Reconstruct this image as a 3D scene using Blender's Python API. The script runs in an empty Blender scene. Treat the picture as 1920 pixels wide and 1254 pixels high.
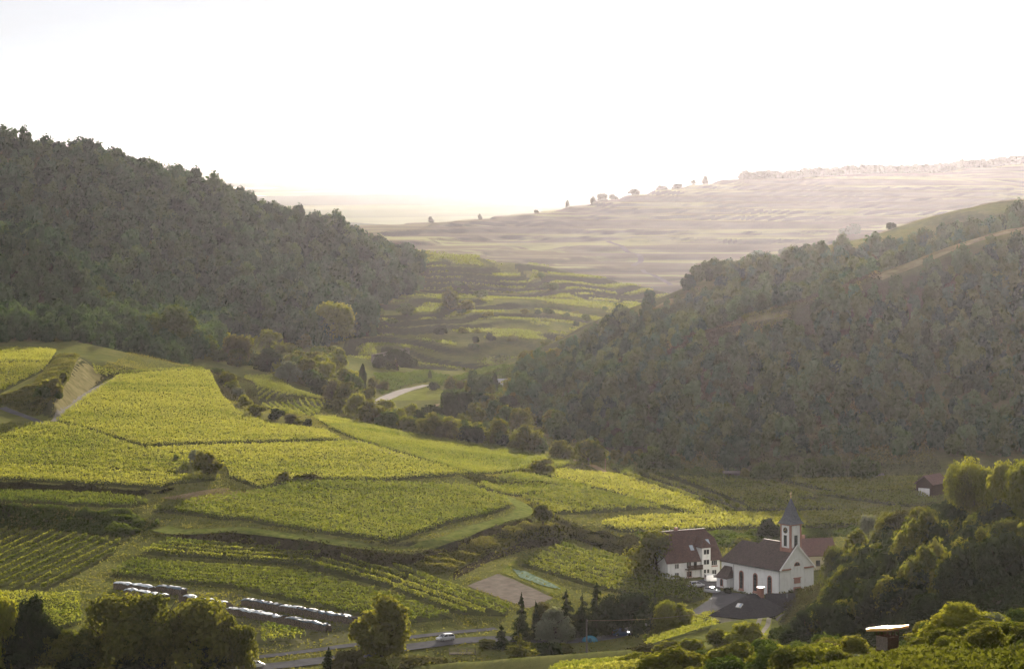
import bpy, bmesh, math, random
import numpy as np
from mathutils import Vector, Matrix
from mathutils.geometry import delaunay_2d_cdt

SC = bpy.context.scene
COL = SC.collection
R = math.radians

# ------------------------------------------------------------------ camera, world, sun, exposure
F, ZC, HY, CX = 5400.0, 115.0, 275.0, 960.0      # focal length in photo pixels, eye height, horizon row, centre column
cam_data = bpy.data.cameras.new("camera")
cam = bpy.data.objects.new("camera", cam_data)
COL.objects.link(cam)
cam.location = (0, 0, ZC)
cam.rotation_euler = (R(90), 0, 0)
cam_data.sensor_width = 36.0
cam_data.lens = 36.0 * F / 1920.0
cam_data.shift_y = -(627.0 - HY) / 1920.0
cam_data.clip_start = 1.0
cam_data.clip_end = 150000.0
SC.camera = cam

SUN_EL, SUN_AZ = R(10.8), R(7.0)                # azimuth measured from the view axis to the right
world = bpy.data.worlds.new("World")
SC.world = world
world.use_nodes = True
wn, wl = world.node_tree.nodes, world.node_tree.links
wn.clear()
w_out = wn.new("ShaderNodeOutputWorld")
w_bg = wn.new("ShaderNodeBackground")
w_sky = wn.new("ShaderNodeTexSky")
w_sky.sky_type = 'NISHITA'
w_sky.sun_disc = False
w_sky.sun_elevation = SUN_EL
w_sky.sun_rotation = SUN_AZ
w_sky.altitude = 400.0
w_sky.air_density = 0.4
w_sky.dust_density = 0.05
w_sky.ozone_density = 1.0
w_bg.inputs["Strength"].default_value = 0.05
# a thin veil of high cloud over the clear sky, streaked
w_tc = wn.new("ShaderNodeTexCoord")
w_mp = wn.new("ShaderNodeMapping"); w_mp.inputs["Scale"].default_value = (1.2, 1.2, 9.0)
w_nz = wn.new("ShaderNodeTexNoise"); w_nz.inputs["Scale"].default_value = 2.2; w_nz.inputs["Detail"].default_value = 6; w_nz.inputs["Roughness"].default_value = 0.6
w_rg = wn.new("ShaderNodeMapRange"); w_rg.inputs["From Min"].default_value = 0.3; w_rg.inputs["From Max"].default_value = 0.7
w_rg.inputs["To Min"].default_value = 0.74; w_rg.inputs["To Max"].default_value = 0.97
w_mx = wn.new("ShaderNodeMix"); w_mx.data_type = 'RGBA'; w_mx.inputs[7].default_value = (4.5, 4.28, 4.2, 1)
wl.new(w_tc.outputs["Generated"], w_mp.inputs[0]); wl.new(w_mp.outputs[0], w_nz.inputs["Vector"])
wl.new(w_nz.outputs["Fac"], w_rg.inputs["Value"]); wl.new(w_rg.outputs[0], w_mx.inputs[0])
wl.new(w_sky.outputs["Color"], w_mx.inputs[6])
wl.new(w_mx.outputs[2], w_bg.inputs["Color"])
wl.new(w_bg.outputs["Background"], w_out.inputs["Surface"])

sun_data = bpy.data.lights.new("sun", 'SUN')
sun = bpy.data.objects.new("sun", sun_data)
COL.objects.link(sun)
sun_data.energy = 5.0
sun_data.angle = R(0.6)
sun_data.color = (1.0, 0.89, 0.73)
sun_dir = Vector((math.sin(SUN_AZ) * math.cos(SUN_EL), math.cos(SUN_AZ) * math.cos(SUN_EL), math.sin(SUN_EL)))
sun.rotation_euler = sun_dir.to_track_quat('Z', 'Y').to_euler()
sun.location = sun_dir * 2000

SC.view_settings.view_transform = 'Standard'
SC.view_settings.look = 'None'
SC.view_settings.gamma = 1.0
SC.view_settings.exposure = 1.85
SC.view_settings.use_curve_mapping = False
SC.cycles.use_denoising = True
SC.cycles.max_bounces = 6
SC.cycles.diffuse_bounces = 3
SC.cycles.glossy_bounces = 2
SC.cycles.transmission_bounces = 4
SC.cycles.transparent_max_bounces = 6
SC.cycles.volume_bounces = 0
SC.cycles.sample_clamp_indirect = 4.0

rng = np.random.default_rng(7)
random.seed(7)

# ------------------------------------------------------------------ small helpers
def tag(o, label=None, cat=None, group=None, kind=None):
    if label: o["label"] = label
    if cat: o["category"] = cat
    if group: o["group"] = group
    if kind: o["kind"] = kind
    return o

def empty(name, loc, rz=0.0):
    o = bpy.data.objects.new(name, None)
    COL.objects.link(o)
    o.location = loc
    o.rotation_euler = (0, 0, rz)
    o.empty_display_size = 0.5
    return o

def link(name, mesh, parent=None, loc=None):
    o = bpy.data.objects.new(name, mesh)
    COL.objects.link(o)
    if parent is not None: o.parent = parent
    if loc is not None: o.location = loc
    return o

def copy_tree(o, parent=None):
    c = o.copy()
    COL.objects.link(c)
    if parent is not None: c.parent = parent
    for ch in list(o.children): copy_tree(ch, c)
    return c

def np_mesh(name, verts, faces, mat=None, attrs=None, smooth=False):
    """mesh from numpy arrays; faces is an (n,3) or (n,4) int array"""
    me = bpy.data.meshes.new(name)
    verts = np.asarray(verts, np.float32); faces = np.asarray(faces, np.int32)
    n, k = faces.shape
    me.vertices.add(len(verts)); me.vertices.foreach_set("co", verts.ravel())
    me.loops.add(n * k); me.loops.foreach_set("vertex_index", faces.ravel())
    me.polygons.add(n)
    me.polygons.foreach_set("loop_start", np.arange(0, n * k, k, dtype=np.int32))
    if smooth: me.polygons.foreach_set("use_smooth", np.ones(n, bool))
    for an, arr in (attrs or {}).items():
        a = me.attributes.new(an, 'FLOAT', 'POINT')
        a.data.foreach_set("value", np.asarray(arr, np.float32))
    me.update(calc_edges=True)
    if mat is not None: me.materials.append(mat)
    return me

# ------------------------------------------------------------------ materials
def new_mat(name):
    m = bpy.data.materials.new(name)
    m.use_nodes = True
    nt = m.node_tree
    nt.nodes.clear()
    out = nt.nodes.new("ShaderNodeOutputMaterial")
    return m, nt, nt.nodes, nt.links, out

def ramp(nodes, stops):
    r = nodes.new("ShaderNodeValToRGB")
    el = r.color_ramp.elements
    while len(el) < len(stops): el.new(0.5)
    for e, (p, c) in zip(el, stops):
        e.position = p
        e.color = (*c, 1.0)
    return r

def noise(nodes, links, scale, detail=4.0, rough=0.6, vec=None, dim='3D'):
    n = nodes.new("ShaderNodeTexNoise")
    n.inputs["Scale"].default_value = scale
    n.inputs["Detail"].default_value = detail
    n.inputs["Roughness"].default_value = rough
    if vec is not None: links.new(vec, n.inputs["Vector"])
    return n

def mix_col(nodes, links, fac, a, b, mode='MIX'):
    m = nodes.new("ShaderNodeMix")
    m.data_type = 'RGBA'
    m.blend_type = mode
    for sock, v in ((m.inputs[0], fac), (m.inputs[6], a), (m.inputs[7], b)):
        if hasattr(v, "is_linked"): links.new(v, sock)
        elif isinstance(v, (int, float)): sock.default_value = v
        else: sock.default_value = (*v, 1.0)
    return m.outputs[2]

def math_node(nodes, links, op, a, b=None, c=None):
    m = nodes.new("ShaderNodeMath")
    m.operation = op
    for i, v in enumerate((a, b, c)):
        if v is None: continue
        if hasattr(v, "is_linked"): links.new(v, m.inputs[i])
        else: m.inputs[i].default_value = v
    return m.outputs[0]

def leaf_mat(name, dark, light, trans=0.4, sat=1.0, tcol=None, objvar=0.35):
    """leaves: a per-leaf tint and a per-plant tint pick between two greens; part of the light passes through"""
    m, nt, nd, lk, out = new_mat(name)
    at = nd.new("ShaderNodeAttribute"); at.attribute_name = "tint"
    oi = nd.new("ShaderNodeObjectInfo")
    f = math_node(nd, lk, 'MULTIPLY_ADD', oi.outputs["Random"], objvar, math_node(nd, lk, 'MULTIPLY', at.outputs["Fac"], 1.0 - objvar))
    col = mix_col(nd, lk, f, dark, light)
    d = nd.new("ShaderNodeBsdfDiffuse"); lk.new(col, d.inputs["Color"])
    t = nd.new("ShaderNodeBsdfTranslucent")
    tc = mix_col(nd, lk, 1.0, col, tcol or (1.5, 1.35, 0.55), 'MULTIPLY')
    lk.new(tc, t.inputs["Color"])
    mx = nd.new("ShaderNodeMixShader"); mx.inputs[0].default_value = trans
    lk.new(d.outputs[0], mx.inputs[1]); lk.new(t.outputs[0], mx.inputs[2])
    lk.new(mx.outputs[0], out.inputs["Surface"])
    return m

def plain_mat(name, col, rough=0.8, var=0.15, scale=1.5, metal=0.0, bump=0.0, coords='Object', col2=None, spec=0.0):
    m, nt, nd, lk, out = new_mat(name)
    p = nd.new("ShaderNodeBsdfPrincipled")
    tc = nd.new("ShaderNodeTexCoord")
    n = noise(nd, lk, scale, 5.0, 0.65, tc.outputs[coords])
    lo = tuple(c * (1 - var) for c in col)
    hi = col2 or tuple(min(1.0, c * (1 + var)) for c in col)
    r = ramp(nd, [(0.3, lo), (0.7, hi)])
    lk.new(n.outputs["Fac"], r.inputs[0])
    lk.new(r.outputs[0], p.inputs["Base Color"])
    p.inputs["Roughness"].default_value = rough
    p.inputs["Metallic"].default_value = metal
    p.inputs["Specular IOR Level"].default_value = spec
    if bump:
        b = nd.new("ShaderNodeBump"); b.inputs["Strength"].default_value = bump
        b.inputs["Distance"].default_value = 0.05
        lk.new(n.outputs["Fac"], b.inputs["Height"]); lk.new(b.outputs[0], p.inputs["Normal"])
    lk.new(p.outputs[0], out.inputs["Surface"])
    return m
# ------------------------------------------------------------------ terrain
# survey of the valley: a sighting from the look-out (column, row of the photograph) plus a height, or a depth, gives a ground point
def S(px, py, z):
    Y = F * (ZC - z) / (py - HY)
    return ((px - CX) * Y / F, Y, z)
def SY(px, py, d):
    Y = 1.5 * d
    return ((px - CX) * Y / F, Y, ZC - (py - HY) * Y / F)
def W(x, d, z):
    return (x, 1.5 * d, z)

LINES = [
 # valley road strip and the plots above it
 [S(-60,1254,-3), S(0,1254,-3), S(480,1254,-3), S(900,1254,-4), S(1000,1254,-4)],
 [S(430,1254,-3), S(560,1244,-3), S(762,1214,-2.5), S(924,1199,-2), S(1160,1195,-1.6)],
 [S(-50,1115,0.2), S(0,1112,0), S(86,1113,0), S(150,1105,0), S(202,1086,0), S(440,1108,0), S(640,1152,-1), S(760,1172,-1.5), S(900,1172,-1.5), S(954,1158,-1)],
 [S(86,1113,0), S(217,1040,2), S(228,1015,2.5)],
 [S(-60,993,3), S(0,994,3), S(100,1000,3), S(228,1013,2.6)],
 [S(253,1053,1.0), S(420,1062,.9), S(571,1076,.8), S(727,1116,0), S(850,1160,-1)],
 [S(258,1042,2.0), S(420,1052,1.9), S(571,1066,1.8), S(727,1108,.8), S(850,1155,-.6)],
 [S(250,1012,3), S(323,1012,3.8), S(450,1022,3.4), S(560,1042,3), S(640,1055,2.7), S(727,1067,2.3), S(777,1072,1.9), S(848,1090,1.4)],
 [S(954,1136,-.3), S(848,1092,1.3)],
 # bank below the big plot
 [S(323,1000,5.0), S(450,994,6.95), S(560,1012,6.6), S(640,1020,6.3), S(727,1036,5.7), S(777,1038,5.6), S(843,1021,6.2), S(883,1000,6.85), S(929,985,7.3), S(997,968,7.8)],
 [S(777,1055,3.7), S(883,1019,4.6), S(997,981,6.6)],
 [S(777,1066,2.9), S(868,1030,4.2), S(960,995,6.0), S(1035,985,6.1), S(1066,1010,3.0)],
 [S(848,1090,1.4), S(920,1052,2), S(985,1030,2.3), S(1055,1019,2.5)],
 [S(874,1098,1.2), S(934,1075,1.5), S(964,1050,1.9)],
 [S(970,1060,1.5), S(1060,1022,2.3)],
 [None,S(1200,1070,.5), S(1320,1120,0)], [S(1040,1120,0), S(1100,1105,0)], [S(990,1140,-.5)],
 [S(1075,1000,3.0), S(1150,1040,.6), S(1230,1080,0)],
 # big plot (A)
 [None,S(281,962,6), S(323,944,7.5), S(490,924,9.5), S(560,903,10.5), S(711,906,10.5), S(884,916,9.5), S(949,938,8.6), S(975,955,8)],
 # left terraces
 [S(-60,946,9.4), S(0,947,9.2), S(120,954,8), S(240,958,6.9)],
 [S(-60,922,10.4), S(0,922,10), S(150,926,9), S(250,933,8.2), S(330,945,7.4)],
 [S(-60,903,12.4), S(0,903,12.1), S(150,910,10.8), S(303,920,9.4), S(420,904,10.8)],
 [None,S(0,875,13), S(0,800,17), S(96,792,17.5), S(10,767,19), S(-60,760,20)],
 [S(267,842,14.0), S(450,836,13.6), S(640,831,12.8), S(669,830,12.4)],
 [S(762,857,11.6), S(863,888,10.6), S(889,898,10.4)],
 [S(96,792,17.5), S(150,747,20), S(200,711,22), S(222,706,22.3), S(300,700,22), S(394,697,21), S(420,746,18), S(445,772,16.5), S(505,797,14.5), S(611,803,12.5), S(762,817,8), S(914,832,3), S(1015,855,1), S(1080,870,.5)],
 [S(60,770,19.5), S(95,745,24.8), S(120,700,28.3), S(150,672,30.2), S(140,664,30.3)],
 [S(20,752,21.2), S(60,725,25.4), S(95,697,28.0), S(112,664,29.6)],
 [S(-60,745,22.6), S(0,742,22.6), S(81,698,26.2), S(109,660,28.6)], [S(-80,655,28.6), S(0,655,28.4), S(109,659,28.4)],
 [None,W(-260,900,20), W(-219,890,19), W(-180,850,16), W(-126,850,12), W(-100,835,9)],
 # gully and the small plots below the plateau
 [None,S(480,770,11.6), S(455,708,11), S(510,706,10), S(607,751,8), S(485,759,11)], [None,S(585,784,8.5), S(690,800,6), S(640,770,6)],
 # fields on the right
 [None,S(893,916,7), S(969,890,6), S(1110,918,3), S(945,930,7), S(975,936,6), S(1040,968,4.5), S(1240,957,2)],
 [S(1140,875,.8), S(1279,883,.5), S(1417,903,0.2), S(1465,903,.2), S(1722,899,.5)],
 [S(1160,891,1), S(1413,959,.5)], [None,S(1160,974,2), S(1590,962,.4), S(1720,950,.4)],
 [S(1120,1000,1.7), S(1400,995,.5), S(1640,985,.4)], [S(1130,985,2.6)],
 [None,S(1340,1130,0), S(1450,1110,-.8), S(1300,1085,0), S(1400,1060,-.6), S(1500,1050,-.6)],
 # valley beyond
 [S(710,757,-4), S(803,722,-5), S(880,712,-6)], [None,S(990,800,-3), S(870,790,-4), S(1100,850,-1), S(1200,860,-.6)],
 [S(985,790,-2), S(1100,840,-1), S(1300,885,0), S(1500,893,.2), S(1720,893,.3), S(1920,880,2)],
 [None,S(520,680,6), S(640,700,2), S(700,690,-4), S(800,692,-8), S(950,700,-8), S(1090,690,-8)],
 # left hill
 [W(-420,1000,40), S(150,640,30), S(250,610,22), S(380,630,12), S(480,640,10), S(620,650,4), S(700,640,2)],
 [None,W(-400,980,90), SY(0,440,1000), SY(130,495,1000), SY(210,575,985)], [SY(255,604,1035)],
 [W(-700,1250,140), W(-420,1250,124), SY(0,272,1250), SY(100,288,1252), SY(200,307,1255), SY(330,347,1260), SY(420,378,1265), SY(520,410,1270), SY(600,445,1275), SY(700,500,1275), SY(785,562,1260)],
 [None,SY(60,480,1135), SY(300,482,1130), SY(480,520,1140), SY(640,570,1170)],
 [None,W(-700,1500,60), W(-300,1500,30), W(-120,1450,0)],
 # terraced hill in the middle
 [SY(640,470,1340), SY(720,470,1350), SY(850,478,1350), SY(920,494,1340), SY(1000,546,1300), SY(1050,556,1290), SY(1170,574,1250), SY(1230,592,1230)],
 [None,SY(720,600,1130), SY(850,600,1140), SY(1000,604,1140), SY(1100,622,1120)], [SY(900,540,1220), SY(760,536,1220)],
 [None,SY(850,690,1065), SY(1000,690,1062), SY(1100,680,1060)],
 [None,W(-200,1560,-15), W(0,1560,-20), W(300,1500,-20), W(600,1500,-15)],
 # far terraced hill
 [W(-600,1760,-22), W(-100,1750,-20), W(300,1750,-18), W(900,1750,-10)],
 [SY(520,455,2100), SY(600,434,2200), SY(700,417,2200), SY(800,404,2250), SY(900,392,2300), SY(1000,382,2350), SY(1090,374,2400), SY(1280,352,2500), SY(1400,341,2550), SY(1650,319,2650), SY(1920,293,2750), W(1200,2850,112)],
 [None,SY(760,462,1980), SY(1150,462,2050), SY(1500,450,2100), SY(1900,430,2150)],
 [None,W(-800,2000,-45), W(-600,2600,-50), W(-200,2800,-30), W(300,3000,0), W(1300,3200,40)],
 # wooded hill on the right
 [W(420,800,104), SY(1920,408,808), SY(1850,425,800), SY(1700,495,785), SY(1560,548,775), SY(1440,603,765), SY(1380,615,775), SY(1300,624,800), SY(1200,657,830), SY(1080,702,850), SY(1000,735,860)],
 [W(400,900,88), W(230,900,66), W(155,880,45), W(104,860,32), W(82,855,29)],
 [W(420,1020,104), SY(1920,375,1000), SY(1850,380,1005), SY(1700,420,1000), SY(1600,442,985), SY(1450,480,970), SY(1330,507,955), SY(1260,552,935), SY(1200,587,925), SY(1130,634,920), SY(1060,672,915), SY(975,724,900)],
 [None,W(60,1130,-6), W(180,1200,-8), W(420,1250,20), W(600,1200,40)],
 [None,W(380,640,8), W(300,655,4)], [None,SY(1700,640,740), SY(1850,620,745), W(330,750,60)],
 # wooded spur and slope on the near right
 [S(1500,1190,14.6), SY(1480,1178,430), SY(1560,1095,462), SY(1700,1035,440), SY(1800,950,448), SY(1920,930,430), W(150,430,45)],
 [None,SY(1650,1150,370), SY(1920,1080,340), W(120,350,46)],
 [None,W(58,478,1), W(70,481,2), W(85,487,1.5), W(100,500,4), W(125,520,9), W(150,545,8)],
 [None,W(105,545,1.5), W(130,565,2), W(200,570,14), W(260,560,40), W(210,470,62), W(330,400,90)],
 [SY(1200,1211,400), SY(1320,1171,415), SY(1440,1152,420)], [SY(1440,1200,390), SY(1300,1215,380)], [SY(1430,1240,372)],
 [None,W(26,440,-1.2), W(40,446,-1), W(50,450,0)], [W(20,420,-1.5)],
 [None,W(30,330,20), W(60,310,28), W(70,330,24), W(95,300,40)],
 [S(1040,1256,33), SY(1100,1250,296), SY(1250,1240,285), SY(1400,1242,270), SY(1500,1240,260), SY(1665,1238,230), SY(1800,1215,215), SY(1920,1190,200), W(80,190,74)],
 [None,W(-30,300,23), W(-60,250,36), W(-140,340,4), W(-200,380,-3), W(0,370,-2), W(-20,350,4)],
 [None,W(0,200,54), W(0,120,78), W(60,120,84), W(0,60,96), W(0,20,108), W(60,20,112), W(-60,20,104), W(-90,200,40)],
 [None,W(-300,20,60), W(-300,200,20), W(-300,400,0), W(-300,600,8), W(-320,760,30), W(300,20,130), W(300,200,110)],
 [None,W(-1400,10,40), W(1400,10,120), W(-1400,900,90), W(-1400,1600,60), W(1400,900,150), W(1400,1400,60), W(-1400,2300,-50), W(-1400,3900,-60), W(0,3900,-60), W(1400,3900,-55), W(1400,2800,110), W(-1400,2900,-58), W(0,3500,-52), W(700,3500,-30)],
]
pts = []
for ln in LINES:
    if ln[0] is None:                              # spot heights, not a break line
        pts += ln[1:]
        continue
    for a, b in zip(ln[:-1], ln[1:]):
        L = math.hypot(b[0]-a[0], b[1]-a[1])
        stp = 5.0 if a[1] < 1250 else (14.0 if a[1] < 2100 else 60.0)
        n = max(1, int(L / stp))
        for i in range(n):
            t = i / n
            pts.append(tuple(a[k] + (b[k]-a[k]) * t for k in range(3)))
    pts.append(ln[-1])
uniq = {}
for p in pts: uniq[(round(p[0], 1), round(p[1], 1))] = p
pts = list(uniq.values())
res = delaunay_2d_cdt([Vector((p[0], p[1])) for p in pts], [], [], 0, 1e-5)
tv = np.array([[v.x, v.y] for v in res[0]])
tz = np.array([np.mean([pts[i][2] for i in o]) for o in res[3]])
tris = [f for f in res[2]]

def axis(*segs):
    out = []
    for a, b, s in segs: out += list(np.arange(a, b - 1e-6, s))
    return np.array(out + [segs[-1][1]])
GX = axis((-1400, -640, 40), (-640, -360, 10), (-360, -190, 5), (-190, 150, 2), (150, 360, 5), (360, 640, 10), (640, 1400, 40))
GY = axis((30, 450, 10), (450, 600, 5), (600, 1220, 2), (1220, 1560, 5), (1560, 2060, 3), (2060, 2640, 20), (2640, 4300, 7), (4300, 5850, 50))
NX, NY = len(GX), len(GY)
GZ = np.full((NY, NX), np.nan)
for (i, j, k) in tris:
    a, b, c = tv[i], tv[j], tv[k]
    x0, x1 = min(a[0], b[0], c[0]), max(a[0], b[0], c[0]); y0, y1 = min(a[1], b[1], c[1]), max(a[1], b[1], c[1])
    ix0, ix1 = np.searchsorted(GX, x0 - 1e-6), np.searchsorted(GX, x1 + 1e-6)
    iy0, iy1 = np.searchsorted(GY, y0 - 1e-6), np.searchsorted(GY, y1 + 1e-6)
    if ix1 <= ix0 or iy1 <= iy0: continue
    den = (b[1]-c[1])*(a[0]-c[0]) + (c[0]-b[0])*(a[1]-c[1])
    if abs(den) < 1e-9: continue
    X, Y = np.meshgrid(GX[ix0:ix1], GY[iy0:iy1])
    l0 = ((b[1]-c[1])*(X-c[0]) + (c[0]-b[0])*(Y-c[1])) / den
    l1 = ((c[1]-a[1])*(X-c[0]) + (a[0]-c[0])*(Y-c[1])) / den
    l2 = 1 - l0 - l1
    m = (l0 > -1e-6) & (l1 > -1e-6) & (l2 > -1e-6)
    sub = GZ[iy0:iy1, ix0:ix1]
    sub[m] = (l0*tz[i] + l1*tz[j] + l2*tz[k])[m]
bad = np.isnan(GZ)
GZ[bad] = 0.0

def blur(A, n):
    for _ in range(n):
        P = np.pad(A, 1, mode='edge')
        A = (P[:-2,1:-1] + P[2:,1:-1] + P[1:-1,:-2] + P[1:-1,2:] + 4*P[1:-1,1:-1]) / 8.0
    return A
XX, YY = np.meshgrid(GX, GY)

def vnoise(x, y, scale, seed):
    """smooth value noise on world coordinates"""
    g = np.random.default_rng(seed).random((256, 256))
    u, v = x / scale + 1000.0, y / scale + 1000.0
    iu, iv = np.floor(u).astype(int), np.floor(v).astype(int)
    fu, fv = u - iu, v - iv
    fu, fv = fu*fu*(3-2*fu), fv*fv*(3-2*fv)
    a, b = g[iu % 256, iv % 256], g[(iu+1) % 256, iv % 256]
    c, d = g[iu % 256, (iv+1) % 256], g[(iu+1) % 256, (iv+1) % 256]
    return (a*(1-fu)+b*fu)*(1-fv) + (c*(1-fu)+d*fu)*fv
def smooth01(t):
    t = np.clip(t, 0, 1); return t*t*(3-2*t)

near_z = blur(GZ, 1)
hill_z = blur(GZ, 14)
wh = smooth01((YY - 1230) / 150)
wr = smooth01((XX - 40) / 40) * smooth01((YY - 1040) / 60)
wh = np.maximum(wh, wr)
nearfg = smooth01((640 - YY) / 80)
wh = np.maximum(wh, nearfg * 0.7)
GZ = near_z * (1 - wh) + hill_z * wh
# undulation of the hillsides, and the terraces cut into the two vineyard hills
und = (vnoise(XX, YY, 45, 1) - .5) * 7 + (vnoise(XX, YY, 18, 2) - .5) * 2.5
hillmask = smooth01((YY - 1300) / 150) * smooth01((GZ - 4) / 15)
hillmask = np.maximum(hillmask, smooth01((XX - 60) / 40) * smooth01((YY - 1080) / 60) * smooth01((GZ - 4) / 15))
midm = smooth01((YY - 1575) / 20) * smooth01((2075 - YY) / 30) * smooth01((XX + 0.033*0 + 135) / 15) * smooth01((150 - XX) / 40)
farm = smooth01((YY - 2600) / 60) * smooth01((4300 - YY) / 100)
GZ = GZ + und * hillmask * (1 - midm) * (1 - 0.6*farm)
def terrace(Z, step, frac, seed, wob, wscale):
    h = (Z + (vnoise(XX, YY, wscale, seed) - .5) * wob) / step
    k = np.floor(h); f = h - k
    return step * (k + smooth01((f - frac) / (1 - frac)) * 0.94 + 0.06 * f)
GZ0 = GZ.copy()
zm = terrace(GZ0 + (vnoise(XX, YY, 38, 8) - .5)*5 + 0.030*XX + (vnoise(XX, YY, 70, 18) - .5)*9, 4.3, 0.56, 5, 20.0, 150) - (vnoise(XX, YY, 38, 8) - .5)*5 - 0.030*XX - (vnoise(XX, YY, 70, 18) - .5)*9
zf = terrace(GZ0 + (vnoise(XX, YY, 120, 9) - .5)*8, 6.5, 0.62, 6, 46.0, 420)
GZ = GZ * (1 - midm) + zm * midm
GZ = GZ * (1 - farm) + zf * farm
GZ += (vnoise(XX, YY, 6, 3) - .5) * 0.25 * smooth01((YY - 500) / 100)

def ground(x, y):
    x = np.asarray(x, float); y = np.asarray(y, float)
    i = np.clip(np.searchsorted(GX, x) - 1, 0, NX - 2); j = np.clip(np.searchsorted(GY, y) - 1, 0, NY - 2)
    fx = np.clip((x - GX[i]) / (GX[i+1] - GX[i]), 0, 1); fy = np.clip((y - GY[j]) / (GY[j+1] - GY[j]), 0, 1)
    return (GZ[j,i]*(1-fx) + GZ[j,i+1]*fx)*(1-fy) + (GZ[j+1,i]*(1-fx) + GZ[j+1,i+1]*fx)*fy
YS = np.concatenate([np.arange(60, 1300, 0.5), np.arange(1300, 2700, 1.0), np.arange(2700, 5800, 3.0)])
def at(px, py, ymin=650.0):
    """where the line of sight to a survey mark meets the ground"""
    ys = YS[YS >= ymin]
    xs = (px - CX) * ys / F
    zr = ZC - (py - HY) * ys / F
    hit = np.nonzero(zr <= ground(xs, ys))[0]
    k = hit[0] if len(hit) else len(ys) - 1
    return float(xs[k]), float(ys[k])
def at3(px, py, ymin=650.0):
    x, y = at(px, py, ymin)
    return Vector((x, y, float(ground(x, y))))

# ground cover: meadow greens on the flats, browner scrub on the steep banks
def ground_mat():
    m, nt, nd, lk, out = new_mat("ground_cover")
    geo = nd.new("ShaderNodeNewGeometry")
    sep = nd.new("ShaderNodeSeparateXYZ"); lk.new(geo.outputs["True Normal"], sep.inputs[0])
    big = noise(nd, lk, 0.02, 5, 0.6, geo.outputs["Position"])
    mid = noise(nd, lk, 0.25, 6, 0.7, geo.outputs["Position"])
    fine = noise(nd, lk, 1.6, 5, 0.75, geo.outputs["Position"])
    grass = ramp(nd, [(0.3, (0.05, 0.062, 0.020)), (0.5, (0.095, 0.102, 0.030)), (0.7, (0.15, 0.14, 0.05))])
    f1 = math_node(nd, lk, 'ADD', math_node(nd, lk, 'MULTIPLY', big.outputs["Fac"], 0.5), math_node(nd, lk, 'MULTIPLY', mid.outputs["Fac"], 0.5))
    lk.new(f1, grass.inputs[0])
    scrub = ramp(nd, [(0.3, (0.020, 0.026, 0.012)), (0.55, (0.048, 0.050, 0.024)), (0.75, (0.066, 0.066, 0.033))])
    f2 = math_node(nd, lk, 'ADD', math_node(nd, lk, 'MULTIPLY', fine.outputs["Fac"], 0.6), math_node(nd, lk, 'MULTIPLY', mid.outputs["Fac"], 0.4))
    lk.new(f2, scrub.inputs[0])
    steep = nd.new("ShaderNodeMapRange"); lk.new(sep.outputs["Z"], steep.inputs["Value"])
    steep.inputs["From Min"].default_value = 0.975; steep.inputs["From Max"].default_value = 0.90
    col = mix_col(nd, lk, steep.outputs[0], grass.outputs[0], scrub.outputs[0])
    # far hill: brown growth and green strips, the haze's mauve mixed into the colour
    sp = nd.new("ShaderNodeSeparateXYZ"); lk.new(geo.outputs["Position"], sp.inputs[0])
    far = nd.new("ShaderNodeMapRange"); lk.new(sp.outputs["Y"], far.inputs["Value"])
    far.inputs["From Min"].default_value = 2350; far.inputs["From Max"].default_value = 2600
    mp = nd.new("ShaderNodeMapping"); mp.inputs["Scale"].default_value = (.25, 1, 6); lk.new(geo.outputs["Position"], mp.inputs[0])
    strips = noise(nd, lk, 0.012, 4, 0.6, mp.outputs[0])
    dry = ramp(nd, [(0.36, (0.058, 0.048, 0.036)), (0.50, (0.098, 0.085, 0.052)), (0.57, (0.17, 0.17, 0.07))])
    lk.new(strips.outputs["Fac"], dry.inputs[0])
    dry_hazed = mix_col(nd, lk, steep.outputs[0], dry.outputs[0], (0.026, 0.024, 0.019))
    col = mix_col(nd, lk, far.outputs[0], col, dry_hazed)
    d = nd.new("ShaderNodeBsdfDiffuse"); lk.new(col, d.inputs["Color"])
    b = nd.new("ShaderNodeBump"); b.inputs["Strength"].default_value = 0.9; b.inputs["Distance"].default_value = 0.5
    lk.new(f2, b.inputs["Height"]); lk.new(b.outputs[0], d.inputs["Normal"])
    lk.new(d.outputs[0], out.inputs["Surface"])
    return m
M_GROUND = ground_mat()
idx = np.arange(NX * NY).reshape(NY, NX)
fc = np.stack([idx[:-1,:-1], idx[:-1,1:], idx[1:,1:], idx[1:,:-1]], -1).reshape(-1, 4)
terrain = link("terrain", np_mesh("terrain", np.stack([XX, YY, GZ], -1).reshape(-1, 3), fc, M_GROUND, smooth=True))
tag(terrain, "valley floor, banks and hillsides", kind="structure")

def crest(px, y0, y1):
    """the skyline of a ridge in the given column"""
    ys = np.arange(y0, y1, 3.0); xs = (px - CX) * ys / F
    k = int(np.argmax((ground(xs, ys) - ZC) / ys))
    return Vector((xs[k], ys[k], float(ground(xs[k], ys[k]))))

def inside(poly, x, y):
    P = np.array(poly); r = np.zeros(len(x), bool)
    for i in range(len(P)):
        x1, y1 = P[i]; x2, y2 = P[(i+1) % len(P)]
        r ^= ((y1 > y) != (y2 > y)) & (x < (x2-x1)*(y-y1)/((y2-y1) if y2 != y1 else 1e-9) + x1)
    return r
def scatter(poly, step):
    P = np.array(poly)
    x, y = np.meshgrid(np.arange(P[:,0].min(), P[:,0].max(), step), np.arange(P[:,1].min(), P[:,1].max(), step))
    x = x.ravel() + rng.uniform(-.48, .48, x.size)*step; y = y.ravel() + rng.uniform(-.48, .48, y.size)*step
    m = inside(poly, x, y)
    return x[m], y[m]
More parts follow.
